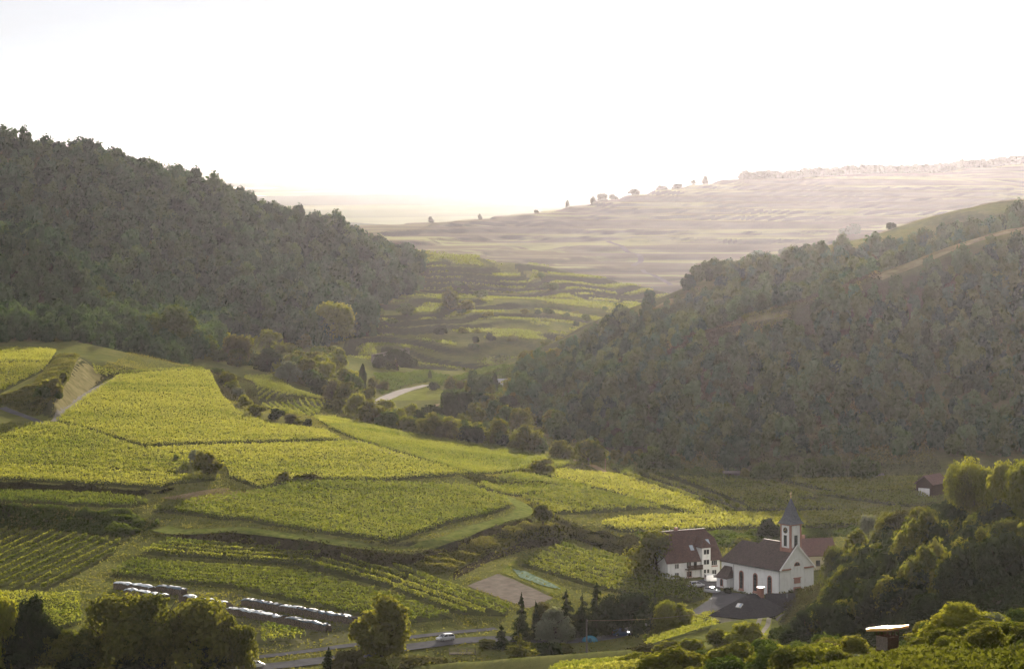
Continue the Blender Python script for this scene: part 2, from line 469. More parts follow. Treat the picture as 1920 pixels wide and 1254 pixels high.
# ------------------------------------------------------------------ leaves, vines
def unit(v):
    return v / np.maximum(np.linalg.norm(v, axis=1, keepdims=True), 1e-9)
def leaf_quads(c, nrm, size, aspect=0.75):
    """one small pointed leaf spray (a diamond of two triangles) per centre"""
    n = len(c)
    r = rng.normal(size=(n, 3))
    u = unit(np.cross(nrm, r)); v = np.cross(nrm, u)
    s = np.asarray(size).reshape(-1, 1)
    bend = nrm * s * 0.18
    V = np.stack([c + u*s*0.62 - bend, c + v*s*aspect*0.5, c - u*s*0.62 - bend, c - v*s*aspect*0.5], 1)
    return V.reshape(-1, 3), np.arange(n*4).reshape(n, 4)
def leaves_mesh(name, c, nrm, size, tint, mat, aspect=0.75):
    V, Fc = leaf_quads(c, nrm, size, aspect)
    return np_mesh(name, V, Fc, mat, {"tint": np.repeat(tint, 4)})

M_VINE = leaf_mat("vine_leaf", (0.050, 0.082, 0.017), (0.185, 0.203, 0.058), 0.46)
M_VINE_Y = leaf_mat("vine_leaf_yellowing", (0.072, 0.102, 0.019), (0.238, 0.25, 0.076), 0.48)
M_VINE_G = leaf_mat("vine_leaf_green", (0.036, 0.064, 0.018), (0.125, 0.15, 0.036), 0.42)
VM = {'v': M_VINE, 'y': M_VINE_Y, 'g': M_VINE_G}

def scan_rows(poly, ang, spacing):
    """parallel row segments inside a polygon"""
    P = np.array(poly); d = np.array([math.cos(ang), math.sin(ang)]); nrm = np.array([-d[1], d[0]])
    s, t = P @ nrm, P @ d
    rows = []
    q = s.min() + spacing * 0.5
    while q < s.max():
        xs = []
        for i in range(len(P)):
            j = (i + 1) % len(P)
            if (s[i] > q) != (s[j] > q):
                f = (q - s[i]) / (s[j] - s[i]); xs.append(t[i] + f * (t[j] - t[i]))
        xs.sort()
        for a, b in zip(xs[::2], xs[1::2]):
            if b - a > 1.5: rows.append((d * a + nrm * q, d * b + nrm * q))
        q += spacing
    return rows
def row_leaves(a, b, per_m, size, hgt, width=0.25):
    L = float(np.hypot(*(b - a)))
    n = max(3, int(L * per_m))
    t = rng.random(n)
    d = (b - a) / L; side = np.array([-d[1], d[0]])
    k = (t * L / 1.25).astype(int); kn = k.max() + 2
    ph = rng.normal(0, 0.10, kn)[k]; pt = rng.random(kn)[k]; pw = rng.normal(0, 0.10, kn)[k]
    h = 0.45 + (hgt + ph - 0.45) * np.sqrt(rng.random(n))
    w = rng.normal(0, width * 0.55, n) + pw
    xy = a + np.outer(t * L, d) + np.outer(w, side)
    z = ground(xy[:,0], xy[:,1]) + h
    nr = rng.normal(size=(n, 3)) * 0.8; nr[:,2] += 0.55
    sgn = np.where(w > 0, 1, -1)[:,None]
    nr[:,:2] += side * sgn * 0.5
    tint = np.clip(rng.normal(0, .13) + 0.25*rng.random(n) + 0.40*pt + 0.35*(h/hgt) + .7*(vnoise(xy[:,0]*.6, xy[:,1], 22, 61) - .5) + .3*(vnoise(xy[:,0], xy[:,1], 6, 62) - .5), 0, 1)  # higher leaves tinted paler: sunlit row tops put into the colour
    return np.column_stack([xy, z]), unit(nr), size * (0.7 + 0.6*rng.random(n)), tint

def vineyard(px_poly, px_dir, label, each_row=False, spacing=2.2, per_m=9, size=0.5, hgt=1.75, mat='v', ymin=650.0, name="vineyard", world=None, wdir=None):
    poly = world or [at(x, y, ymin) for x, y in px_poly]
    if wdir is not None: ang = wdir
    else:
        a, b = at(*px_dir[0], ymin), at(*px_dir[1], ymin)
        ang = math.atan2(b[1]-a[1], b[0]-a[0])
    cx, cy = np.mean([p[0] for p in poly]), np.mean([p[1] for p in poly])
    o = Vector((cx, cy, float(ground(cx, cy))))
    root = empty(name, o)
    tag(root, label, "vineyard", "vineyard plots of the valley")
    rows = scan_rows(poly, ang, spacing)
    SOILS.append(poly)
    acc = []
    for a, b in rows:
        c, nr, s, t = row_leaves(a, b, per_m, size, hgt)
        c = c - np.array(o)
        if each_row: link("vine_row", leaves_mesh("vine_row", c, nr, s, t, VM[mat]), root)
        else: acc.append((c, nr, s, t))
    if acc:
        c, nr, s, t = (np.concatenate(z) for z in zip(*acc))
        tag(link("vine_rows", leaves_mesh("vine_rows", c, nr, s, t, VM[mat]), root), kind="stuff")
    return root

V = vineyard
SOILS = []
# lower plots by the road
V([(-40,996),(0,995),(100,1002),(224,1018),(214,1040),(90,1108),(-40,1108)], [(0,1075),(150,1003)], "dark green vineyard of slanting rows at the left edge below the scrub bank", True, 3.9, 17, .42, 1.7, 'v')
V([(-30,1118),(20,1116),(150,1120),(152,1170),(90,1190),(-30,1190)], [(0,1140),(140,1150)], "small yellowish vineyard patch between the slanting rows and the bottom trees", True, 2.2, 9, .5, 1.7, 'v')
V([(205,1082),(253,1054),(420,1064),(571,1079),(727,1119),(850,1160),(760,1170),(640,1150),(440,1106)], [(253,1056),(571,1079)], "long front vineyard directly behind the covered timber stacks", True, 4.2, 17, .5, 1.8, 'g')
V([(260,1039),(325,1013),(460,1025),(601,1042),(573,1064),(420,1050)], [(270,1030),(590,1052)], "narrow vineyard strip left of centre under the brown bank", True, 4.2, 17, .5, 1.8, 'v')
V([(568,1064),(622,1048),(777,1075),(728,1104)], [(568,1064),(728,1104)], "short vineyard strip in the middle between two strips under the bank", True, 4.2, 17, .5, 1.8, 'v')
V([(733,1106),(784,1081),(850,1098),(954,1137),(952,1156),(855,1154)], [(733,1106),(860,1152)], "vineyard strip touching the left edge of the grey fallow field", True, 4.2, 17, .5, 1.8, 'v')
V([(488,1178),(510,1176),(582,1194),(560,1202),(490,1208)], [(490,1178),(580,1196)], "tiny vineyard patch below the front timber stack", True, 2.2, 10, .5, 1.6, 'v')
# the big terrace plot and the plots on the plateau
V([(283,960),(325,945),(490,926),(560,906),(711,909),(884,918),(949,939),(958,952),(914,968),(843,983),(762,1012),(727,1022),(560,995),(430,976)], [(330,960),(730,1018)], "largest vineyard plot on the terrace with a curved grass track round its front", False, 2.1, 12, .44, 1.8, 'v')
V([(0,926),(150,930),(248,936),(280,946),(240,953),(120,949),(0,943),(-40,943),(-40,926)], [(0,934),(240,946)], "shaded narrow vineyard terrace at the left under the yellow one", False, 2.2, 9, .52, 1.7, 'g')
V([(-40,878),(120,880),(300,893),(420,900),(330,908),(303,919),(150,909),(0,901),(-40,901)], [(0,890),(300,910)], "bright yellow vineyard strip along the crest at the left edge", False, 2.1, 12, .44, 1.8, 'y')
V([(-40,802),(0,802),(96,797),(150,806),(264,844),(355,862),(352,890),(300,891),(120,878),(-40,876)], [(0,850),(300,880)], "sloping yellow vineyard at the left edge below the gravel path", False, 2.2, 11, .44, 1.75, 'y')
V([(224,707),(300,702),(392,699),(416,746),(442,773),(500,799),(608,812),(640,828),(450,833),(268,839),(152,804),(105,792),(160,748)], [(250,790),(560,800)], "broad bright vineyard sloping up to the left earth bank", False, 2.2, 11, .44, 1.75, 'y')
V([(270,845),(450,839),(640,834),(668,833),(762,860),(862,889),(884,898),(711,904),(560,901),(490,920),(430,898),(420,870),(360,860)], [(420,850),(760,862)], "wide vineyard in the middle of the plateau around the round bush", False, 2.2, 11, .44, 1.75, 'y')
V([(614,803),(690,801),(762,818),(914,833),(1015,856),(1076,871),(1050,880),(970,886),(893,896),(864,886),(764,855),(672,828)], [(690,815),(1000,868)], "tapering vineyard right of the paved access track along the tree belt", False, 2.2, 11, .44, 1.75, 'v')
V([(174,688),(380,694),(384,698),(300,699),(225,704),(176,702)], [(180,694),(380,697)], "thin vineyard strip on the far edge of the plateau", False, 2.2, 11, .44, 1.7, 'y')
V([(-60,657),(60,657),(106,661),(96,678),(-60,683)], [(0,670),(80,670)], "upper yellow vineyard on the raised terrace in the left corner", False, 2.2, 11, .44, 1.7, 'y')
V([(-60,686),(94,680),(80,697),(0,738),(-60,742)], [(0,710),(70,690)], "lower yellow vineyard on the raised terrace in the left corner", False, 2.2, 11, .44, 1.7, 'y')
V([(457,708),(510,708),(603,750),(486,757)], [(470,730),(560,735)], "yellow green vineyard in the hollow beside the gully bushes", False, 2.2, 11, .44, 1.7, 'v')
V([(490,761),(610,756),(596,780),(525,776)], [(490,761),(530,778)], "small vineyard with steep clearly spaced rows below the hollow", True, 3.0, 7, .6, 1.7, 'v')
V([(588,785),(620,784),(688,799),(612,801)], [(590,786),(680,799)], "little vineyard wedge at the upper end of the tree belt", False, 2.2, 11, .44, 1.6, 'y')
# right hand fields
V([(896,915),(969,892),(1040,902),(1108,917),(1098,924),(945,929)], [(900,916),(1090,922)], "lens shaped vineyard right of the end of the grass track", False, 2.1, 9, .54, 1.75, 'v')
V([(978,936),(1106,922),(1180,938),(1238,955),(1130,962),(1042,966)], [(978,936),(1100,962)], "vineyard of fine slanting rows behind the lone lollipop tree", True, 4.8, 17, .54, 1.75, 'v')
V([(1000,888),(1060,884),(1156,893),(1300,940),(1362,964),(1300,966),(1245,954),(1112,916),(1040,900)], [(1060,886),(1300,945)], "pale yellow overgrown vineyard between the fine rows and the dark lined rows", False, 2.4, 7, .56, 1.5, 'y')
V([(1162,893),(1258,899),(1340,930),(1412,958),(1368,966),(1290,939)], [(1162,893),(1366,966)], "vineyard of long dark lined rows running down towards the church", True, 6.5, 16, .5, 1.9, 'y')
V([(1214,897),(1320,902),(1437,907),(1534,934),(1488,939),(1586,958),(1420,960),(1345,929),(1264,900)], [(1264,900),(1417,958)], "wide smooth vineyard beyond the church spire", False, 2.2, 11, .45, 1.75, 'y')
V([(1128,986),(1160,976),(1358,968),(1590,963),(1640,960),(1690,955),(1680,984),(1560,990),(1400,993),(1160,999)], [(1160,990),(1600,980)], "vineyard band directly behind the church and the rectory", False, 2.1, 9, .54, 1.8, 'y')
V([(1144,877),(1279,885),(1417,904),(1375,906),(1250,898),(1165,892)], [(1150,880),(1400,904)], "dull green vineyard wedge beside the dirt track junction", False, 2.2, 10, .45, 1.7, 'g')
V([(1468,904),(1600,901),(1720,900),(1722,923),(1640,925),(1570,926)], [(1570,925),(1722,922)], "bright green vineyard left of the brown barn", False, 2.2, 11, .45, 1.75, 'y')
V([(1520,927),(1640,928),(1726,927),(1760,945),(1680,950)], [(1560,940),(1740,940)], "green vineyard in front of the brown barn", False, 2.2, 11, .45, 1.75, 'v')
V([(972,1060),(1060,1023),(1180,1052),(1300,1102),(1322,1122),(1296,1132),(1232,1128),(1110,1102)], [(972,1060),(1230,1128)], "sloping vineyard below the rectory next to the green strip", True, 4.4, 17, .5, 1.8, 'v')
# foreground
V([(1205,1200),(1320,1155),(1438,1140),(1400,1160),(1330,1180),(1215,1212)], [(1205,1202),(1430,1142)], "small vineyard on the knoll in front of the dark roofed house", True, 2.8, 14, .42, 1.6, 'y', 520)
V([(1030,1258),(1100,1250),(1250,1241),(1300,1244),(1280,1262),(1040,1275)], [(1040,1258),(1250,1245)], "sunlit yellow vines in the foreground at the bottom edge", True, 1.9, 34, .30, 1.9, 'y', 300)
V([(240,1262),(330,1250),(400,1252),(420,1275),(220,1275)], [(240,1262),(400,1254)], "scrap of vines at the bottom edge between the left trees and the road", True, 2.0, 12, .45, 1.8, 'v')

# ------------------------------------------------------------------ trees
M_BARK = plain_mat("bark", (0.055, 0.042, 0.03), 0.9, 0.3, 6.0)
def lm(n, a, b, t=0.35, ov=0.4): return leaf_mat(n, a, b, t, objvar=ov)
LM = {
 'olive':  lm("leaf_olive", (0.036, 0.054, 0.014), (0.150, 0.152, 0.036), 0.5),
 'green':  lm("leaf_green", (0.030, 0.056, 0.014), (0.085, 0.115, 0.026)),
 'dark':   lm("leaf_dark", (0.014, 0.024, 0.010), (0.035, 0.05, 0.018), 0.2),
 'lit':    lm("leaf_yellow_green", (0.075, 0.10, 0.018), (0.215, 0.22, 0.04), 0.48),
 'silver': lm("leaf_silver", (0.10, 0.12, 0.085), (0.20, 0.22, 0.16), 0.3),
 'brown':  lm("leaf_russet", (0.046, 0.050, 0.024), (0.105, 0.100, 0.044), 0.35),
 'forest': lm("leaf_forest", (0.006, 0.023, 0.013), (0.045, 0.100, 0.048), 0.12, 0.8),
}
def crown_points(n, kind, seed):
    r = np.random.default_rng(seed)
    if kind == 'conifer':
        k = np.clip(1 - np.sqrt(r.random(n)) + .0, 0, 1)
        nb = 70; bz = 1 - np.sqrt(r.random(nb)); ba = r.random(nb)*2*np.pi; bl = (.55 + .5*r.random(nb))
        q = r.integers(0, nb, n); f = r.random(n)**.6
        reach = 0.5*(1 - bz[q])**.8*bl[q]*f
        a = ba[q] + r.normal(0, .22, n)
        z = .05 + .93*bz[q] + .10*f*(1-bz[q]) - .16*f*f*(1-bz[q]) + r.normal(0, .016, n)
        core = r.random(n) < .25
        reach = np.where(core, .22*(1-k)*r.random(n), reach); z = np.where(core, .05 + .95*k, z)
        c = np.column_stack([reach*np.cos(a), reach*np.sin(a), z])
        nr = np.column_stack([np.cos(a)*.5, np.sin(a)*.5, np.full(n, .8)]) + r.normal(0, .5, (n,3))
        return c, unit(nr), np.clip(.35*r.random(n) + .65*f, 0, 1)
    if kind == 'column':
        z = 0.04 + 0.96*r.random(n); prof = np.minimum(1, z*5)**.7 * np.clip((1.02 - z)*2.6, 0, 1)**.6
        a = r.random(n)*2*np.pi; rad = 0.5*prof*(0.7+0.3*r.random(n))*(0.88+.14*np.sin(a*3+z*15))
        c = np.column_stack([rad*np.cos(a), rad*np.sin(a), z])
        nr = np.column_stack([np.cos(a), np.sin(a), np.full(n, .4)]) + r.normal(0,.5,(n,3))
        return c, unit(nr), r.random(n)
    # broad crowns: a cloud of leafy lobes hung on an egg-shaped frame
    if kind == 'bush': nl, z0, hz, rr = 13, 0.44, 0.46, (0.16, 0.28)
    elif kind == 'dome': nl, z0, hz, rr = 15, 0.44, 0.48, (0.18, 0.30)
    elif kind == 'thin': nl, z0, hz, rr = 20, 0.70, 0.30, (0.15, 0.24)
    elif kind == 'lollipop': nl, z0, hz, rr = 16, 0.60, 0.38, (0.16, 0.24)
    else: nl, z0, hz, rr = 30, 0.49, 0.47, (0.13, 0.23)
    d = unit(r.normal(size=(nl, 3)))
    q = 0.55 + 0.45*r.random((nl,1))**.6
    lc = d * q * np.array([0.5 - rr[1]*.62, 0.5 - rr[1]*.62, hz - rr[1]*.45])
    lc[:,:2] *= (1.0 - .28*np.clip(lc[:,2:]/hz, -.3, 1))                 # narrower towards the top
    lc[:,2] += z0
    lr = rr[0] + (rr[1]-rr[0])*r.random(nl)
    lw = lr**2; k = r.choice(nl, n, p=lw/lw.sum())
    u = unit(r.normal(size=(n,3))); u[:,2] = np.where(u[:,2] < -.6, -u[:,2]*.6, u[:,2]); u = unit(u)
    rad = lr[k]*(0.55 + 0.50*r.random(n)**.7)*(1 + .18*np.sin(u[:,0]*7+k)*np.cos(u[:,2]*6+k*2))
    c = lc[k] + u*rad[:,None]*np.array([1,1,.86])
    keep = c[:,2] > 0.03
    lt = r.random(nl)
    if kind in ('broad', 'lollipop', 'dome'): c[:,2] = c[:,2]*1.16 - .15
    keep = c[:,2] > (.03 if kind != 'lollipop' else .2)
    return c[keep], unit(u + r.normal(0,.22 if kind == 'dome' else .38,(n,3)))[keep], np.clip(.45*lt[k] + .55*r.random(n), 0, 1)[keep]

def tube_np(path, rads, sides=7):
    path = [Vector(p) for p in path]; V, Fc = [], []
    for i, p in enumerate(path):
        t = (path[min(i+1, len(path)-1)] - path[max(i-1, 0)]).normalized()
        a = t.orthogonal().normalized(); b = t.cross(a)
        for s in range(sides):
            g = 2*math.pi*s/sides
            V.append(p + (a*math.cos(g) + b*math.sin(g))*rads[i])
    for i in range(len(path)-1):
        for s in range(sides):
            Fc.append((i*sides+s, i*sides+(s+1)%sides, (i+1)*sides+(s+1)%sides, (i+1)*sides+s))
    return V, Fc
def join_geo(parts):
    V, Fc = [], []
    for v, f in parts:
        o = len(V); V += [tuple(p) for p in v]; Fc += [tuple(i+o for i in q) for q in f]
    return V, Fc
def trunk_mesh(kind, seed):
    r = random.Random(seed)
    top = {'conifer': .9, 'column': .8, 'bush': .45, 'thin': .82, 'lollipop': .6, 'dome': .55}.get(kind, .6)
    rb = {'bush': .018, 'conifer': .022, 'thin': .017}.get(kind, .030)
    j = lambda s: r.uniform(-s, s)
    parts = [tube_np([(0,0,-.04), (j(.01),j(.01),top*.35), (j(.02),j(.02),top*.7), (j(.03),j(.03),top)], [rb*1.25, rb, rb*.7, rb*.25])]
    if kind not in ('conifer', 'column'):
        for q in range(6 if kind != 'bush' else 5):
            a = q*1.05 + j(.4); z = top*(.35 + .1*q) if kind != 'bush' else .05
            e = .34 if kind != 'thin' else .2
            parts.append(tube_np([(0,0,z), (math.cos(a)*e*.5, math.sin(a)*e*.5, z+.12), (math.cos(a)*e, math.sin(a)*e, z+.27)], [rb*.5, rb*.35, rb*.12], 5))
    return np_mesh("trunk", *join_geo(parts), M_BARK, smooth=True)

PROTO = {}
def proto(kind, mat, leaves, variant):
    k = (kind, mat, leaves, variant)
    if k not in PROTO:
        seed = (hash(kind) if False else sum(ord(ch) for ch in kind))*17 + variant*101
        c, nr, t = crown_points(leaves, kind, seed)
        sz = 0.064*math.sqrt(4200/leaves) if kind not in ('conifer', 'column') else 0.05*math.sqrt(4200/leaves)
        if kind in ('thin',): sz *= .72
        s = sz*(.7+.6*np.random.default_rng(seed).random(len(c)))
        cm = leaves_mesh("crown", c, nr, s, t, LM[mat])
        PROTO[k] = (cm, trunk_mesh(kind, seed))
    return PROTO[k]
NAMES = {'dome': "broadleaf_tree", 'broad': "broadleaf_tree", 'conifer': "conifer_tree", 'column': "columnar_tree", 'bush': "bush", 'thin': "slender_tree", 'lollipop': "round_tree"}
LM['hill'] = leaf_mat("leaf_hill_wood", (0.010, 0.028, 0.009), (0.085, 0.122, 0.036), 0.2, objvar=.75)
LM['spur'] = leaf_mat("leaf_spur_green", (0.028, 0.062, 0.030), (0.085, 0.135, 0.058), 0.2, objvar=.6)
LM['forest2'] = leaf_mat("leaf_forest_light", (0.010, 0.032, 0.014), (0.072, 0.125, 0.046), 0.16, objvar=.8)
def tree(loc, h, w, kind, mat, label, group=None, leaves=4200, variant=0, cat=None):
    cm, tm = proto(kind, mat, leaves, variant)
    o = empty(NAMES[kind], loc, rng.random()*6.28)
    o.scale = (w, w, h)
    tag(o, label, cat or ("bush" if kind == 'bush' else "tree"), group)
    link("crown", cm, o); link("trunk", tm, o)
    return o
n_tree = [0]
def T(px, base, top, w, kind, mat, label, ymin=650.0, group=None, ridge=None):
    g = crest(px, *ridge) if ridge else at3(px, base, ymin)
    k = g.y / F
    n_tree[0] += 1
    hpx = base - top
    if not ridge: hpx = max(hpx*.7, (ZC - (top - HY)*k - g.z) / k)       # tall enough for its top to stand where it was sighted
    else: g.z -= .16*hpx*k
    if kind == 'broad' and n_tree[0] % 2: kind = 'dome'
    lv = 5200 if hpx > 70 else (2600 if hpx > 34 else 1300)
    return tree(g - Vector((0,0,.15)), hpx*k*1.03, w*k*1.06, kind, mat, label, group, lv, n_tree[0] % 4)
LANES, NOGROW = [], []
# ------------------------------------------------------------------ roads, tracks, field patches draped on the ground
def strip(name, marks, width, mat, dz=0.10, ymin=650.0, label=None, step=2.0, world=None):
    P = np.array(world if world is not None else [at(x, y, ymin) for x, y in marks])
    seg = np.hypot(*np.diff(P, axis=0).T); L = np.concatenate([[0], np.cumsum(seg)])
    n = max(4, int(L[-1] / step)); t = np.linspace(0, L[-1], n)
    C = np.column_stack([np.interp(t, L, P[:,0]), np.interp(t, L, P[:,1])])
    for _ in range(int(6/step)+2):
        C[1:-1] = (C[:-2] + 2*C[1:-1] + C[2:]) / 4
    d = np.gradient(C, axis=0); d /= np.linalg.norm(d, axis=1, keepdims=True); s = np.column_stack([-d[:,1], d[:,0]])
    k = np.linspace(-.5, .5, 5)
    if width < 8: LANES.append((C, width))
    G = C[:,None,:] + s[:,None,:]*(k[None,:,None]*width)
    zc = ground(C[:,0], C[:,1])[:,None]; ze = ground(G[...,0], G[...,1])
    Z = np.maximum(ze, ze*.5 + zc*.5) + dz
    V = np.concatenate([G, Z[...,None]], -1).reshape(-1, 3)
    ii = np.arange(n*5).reshape(n, 5)
    fc = np.stack([ii[:-1,1:], ii[:-1,:-1], ii[1:,:-1], ii[1:,1:]], -1).reshape(-1, 4)
    nrm_up = np.cross(V[fc[0,1]]-V[fc[0,0]], V[fc[0,2]]-V[fc[0,0]])[2] > 0
    if not nrm_up: fc = fc[:, ::-1]
    o = link(name, np_mesh(name, V, fc, mat))
    tag(o, label, kind="structure")
    return C
def patch(name, marks, mat, dz=0.08, ymin=650.0, step=2.5, label=None, world=None):
    P = world or [at(x, y, ymin) for x, y in marks]
    B = []
    for a, b in zip(P, P[1:] + P[:1]):
        n = max(1, int(math.hypot(b[0]-a[0], b[1]-a[1]) / step))
        B += [(a[0]+(b[0]-a[0])*i/n, a[1]+(b[1]-a[1])*i/n) for i in range(n)]
    if name in ('church_yard', 'fallow_field', 'pond', 'earth_bank'): NOGROW.append(P)
    x, y = scatter(P, step)
    vs = [Vector(p) for p in B] + [Vector(p) for p in zip(x, y)]
    r = delaunay_2d_cdt(vs, [], [list(range(len(B)))], 1, 1e-5)
    V = np.array([[v.x, v.y, 0] for v in r[0]]); V[:,2] = ground(V[:,0], V[:,1]) + dz
    o = link(name, np_mesh(name, V, np.array(r[2]), mat))
    tag(o, label, kind="structure")
    return o

M_ASPH = plain_mat("asphalt", (0.085, 0.085, 0.09), 0.9, 0.22, 0.35)
M_PALE = plain_mat("pale_road", (0.15, 0.14, 0.13), 0.9, 0.15, 0.2)
M_GRAV = plain_mat("gravel", (0.16, 0.15, 0.13), 0.8, 0.25, 0.5)
M_DIRT = plain_mat("dry_earth", (0.22, 0.165, 0.10), 0.9, 0.25, 0.3)
M_FALLOW = plain_mat("fallow_soil", (0.145, 0.125, 0.105), 0.95, 0.25, 0.45, bump=.6)
M_MEADOW = plain_mat("short_meadow", (0.095, 0.125, 0.022), 0.95, 0.3, 0.18, col2=(0.17, 0.17, 0.04))
M_MEADOWD = plain_mat("rough_meadow", (0.075, 0.085, 0.035), 0.95, 0.3, 0.15, col2=(0.12, 0.115, 0.06))
M_TRACK = plain_mat("grass_track", (0.075, 0.105, 0.022), 0.95, 0.3, 0.5, col2=(0.155, 0.165, 0.045))
M_BANKD = plain_mat("dark_bank_earth", (0.030, 0.026, 0.016), 0.95, 0.35, 0.35, col2=(0.06, 0.052, 0.028))
M_RIM = plain_mat("dry_ridge_grass", (0.13, 0.118, 0.05), 0.95, 0.3, 0.2, col2=(0.20, 0.175, 0.085))
M_PATHF = plain_mat('far_gravel', (.085, .075, .065), .95, .2, .2)
M_TAN = plain_mat("dry_grass_bank", (0.17, 0.125, 0.06), 0.95, 0.3, 0.2, col2=(0.22, 0.18, 0.09))
M_PALEV = plain_mat("valley_road_pale", (0.27, 0.25, 0.23), 0.9, 0.15, 0.2)
M_WATER = plain_mat("still_water", (0.05, 0.06, 0.06), 0.15, 0.1, 0.2, spec=0.3)
M_VSOIL = plain_mat("vineyard_soil", (0.045, 0.042, 0.02), 0.95, 0.3, 0.4, col2=(0.06, 0.07, 0.022))
for i, poly in enumerate(SOILS): patch("vineyard_soil", None, M_VSOIL, 0.06, world=poly, label="dark soil and weeds between vine rows")

strip("road", [(425,1257),(560,1245),(662,1230),(762,1214),(850,1203),(924,1198),(1010,1201),(1090,1203),(1160,1190),(1215,1174),(1290,1153),(1345,1140),(1395,1128)], 6.2, M_ASPH, 0.16, label="grey country road along the valley bottom")
strip("side_road", [(470,1234),(560,1224),(668,1209),(777,1194),(870,1184),(930,1179)], 3.2, M_ASPH, 0.14, label="narrow farm road beside the country road")
patch("church_yard", [(1292,1150),(1312,1136),(1328,1126),(1338,1114),(1322,1102),(1290,1101),(1284,1094),(1330,1083),(1345,1086),(1352,1108),(1402,1114),(1420,1124),(1380,1136)], M_ASPH, 0.10, label="paved yard in front of the church and rectory")
strip("access_track", [(669,828),(690,837),(720,846),(764,859)], 2.6, M_PALE, 0.16, label="short paved piece of the plateau track")
strip("plateau_track", [(764,859),(810,872),(863,888),(889,898)], 2.4, M_MEADOW, 0.14, label="grassy plateau track")
strip("bank_road", [(4,765),(40,779),(88,795)], 3.0, M_ASPH, 0.16, label="grey track at the foot of the left earth bank")
strip("gravel_path", [(100,791),(150,749),(185,727),(222,707)], 2.4, M_GRAV, 0.14, label="gravel path along the left earth bank")
patch("earth_bank", [(140,668),(150,672),(172,688),(196,709),(150,745),(112,775),(98,786),(104,752),(128,712)], M_RIM, 0.10, label="dry tan face of the left earth bank")
strip("grass_track", [(300,992),(330,1000),(450,992),(560,1008),(650,1020),(735,1031),(800,1025),(843,1012),(883,994),(929,979),(975,968),(988,957),(970,944),(940,930)], 5.8, M_TRACK, 0.16, label="grass track curving round the big vineyard plot")
strip("dirt_track", [(1079,862),(1108,872),(1125,880),(1143,892)], 2.6, M_DIRT, 0.14, label="dirt track at the plateau end")
patch("track_junction", [(1068,876),(1088,868),(1108,874),(1122,880),(1096,886),(1066,884)], M_MEADOWD, 0.09)
patch("fallow_field", [(876,1099),(934,1076),(962,1086),(1038,1121),(1012,1133),(990,1141)], M_FALLOW, 0.10, label="grey fallow field")
patch("bank_face", [(323,1004),(450,996),(560,1014),(640,1023),(727,1039),(777,1041),(843,1024),(883,1003),(929,988),(992,972),(1000,978),(932,1001),(883,1020),(843,1039),(777,1056),(727,1063),(640,1051),(560,1039),(450,1019),(330,1011)], M_BANKD, 0.10, label="dark earth bank under the grass track")
patch("bank_face", [(850,1088),(920,1052),(985,1031),(1052,1019),(1040,1008),(980,1016),(918,1037),(850,1074)], M_BANKD, 0.10, label="bare lower bank above the fallow field")
patch("bank_face", [(345,940),(420,921),(480,921),(488,924),(420,938),(370,946)], M_TAN, 0.10, label="small bare bank at the plateau edge")
patch("field_path", [(300,934),(360,924),(425,914),(432,918),(380,930),(345,938)], M_DIRT, 0.12, label="dry path on the plateau edge")
patch("green_strip", [(936,1073),(962,1052),(975,1066),(1066,1106),(1044,1119),(962,1083)], M_MEADOW, 0.12, label="bright green strip beside the fallow field")
patch("timber_yard_grass", [(205,1090),(440,1113),(660,1165),(700,1185),(640,1205),(560,1220),(480,1226),(440,1160)], M_MEADOWD, 0.07, label="mown grass round the timber stacks")
strip("valley_road", [(700,764),(716,752),(738,741),(762,732),(803,722)], 6.0, M_PALEV, 0.2, label="pale valley road")
strip("valley_lane", [(868,713),(900,711),(934,708)], 4.0, M_PALE, 0.2, label="far end of the valley road")
strip("stream_path", [(806,774),(835,782),(850,788),(872,797)], 2.8, M_PALE, 0.2, label="pale path by the stream")
strip("stream_path", [(800,770),(815,764),(820,758)], 3.0, M_DIRT, 0.2, label="dirt path by the hedge garden")
patch("pond", [(898,781),(925,778),(932,781),(906,785)], M_WATER, 0.2, label="small pond")
patch("orchard_meadow", [(735,735),(800,728),(840,735),(830,750),(740,752),(720,760)], M_MEADOW, 0.12)
patch("hillside_meadow", [(168,562),(200,568),(285,598),(288,614),(240,612),(205,596)], M_MEADOW, 0.12, 1300, 4)
patch("knoll_grass", [(1400,1190),(1420,1160),(1450,1146),(1475,1140),(1465,1160),(1445,1175),(1432,1200)], M_MEADOW, 0.09, 520)
strip("wheel_rut", [(1408,1198),(1413,1182),(1424,1167),(1446,1152),(1462,1146)], 1.0, M_GRAV, 0.16, 520, label="left rut of the curved gravel track")
strip("wheel_rut", [(1424,1200),(1430,1184),(1440,1172),(1456,1160),(1468,1152)], 1.0, M_GRAV, 0.16, 520, label="right rut of the curved gravel track")
strip("hill_path", [(1140,453),(1165,463),(1190,476),(1203,488),(1188,500)], 6, M_PATHF, 0.5, 2600, step=6, label="pale zigzag path on the far hill")
strip("hill_path", [(1205,508),(1225,520),(1250,528),(1258,536)], 5, M_PATHF, 0.5, 2600, step=6, label="lower part of the zigzag path on the far hill")
LM['under'] = leaf_mat('leaf_undergrowth', (0.012, 0.022, 0.007), (0.085, 0.095, 0.022), 0.4)
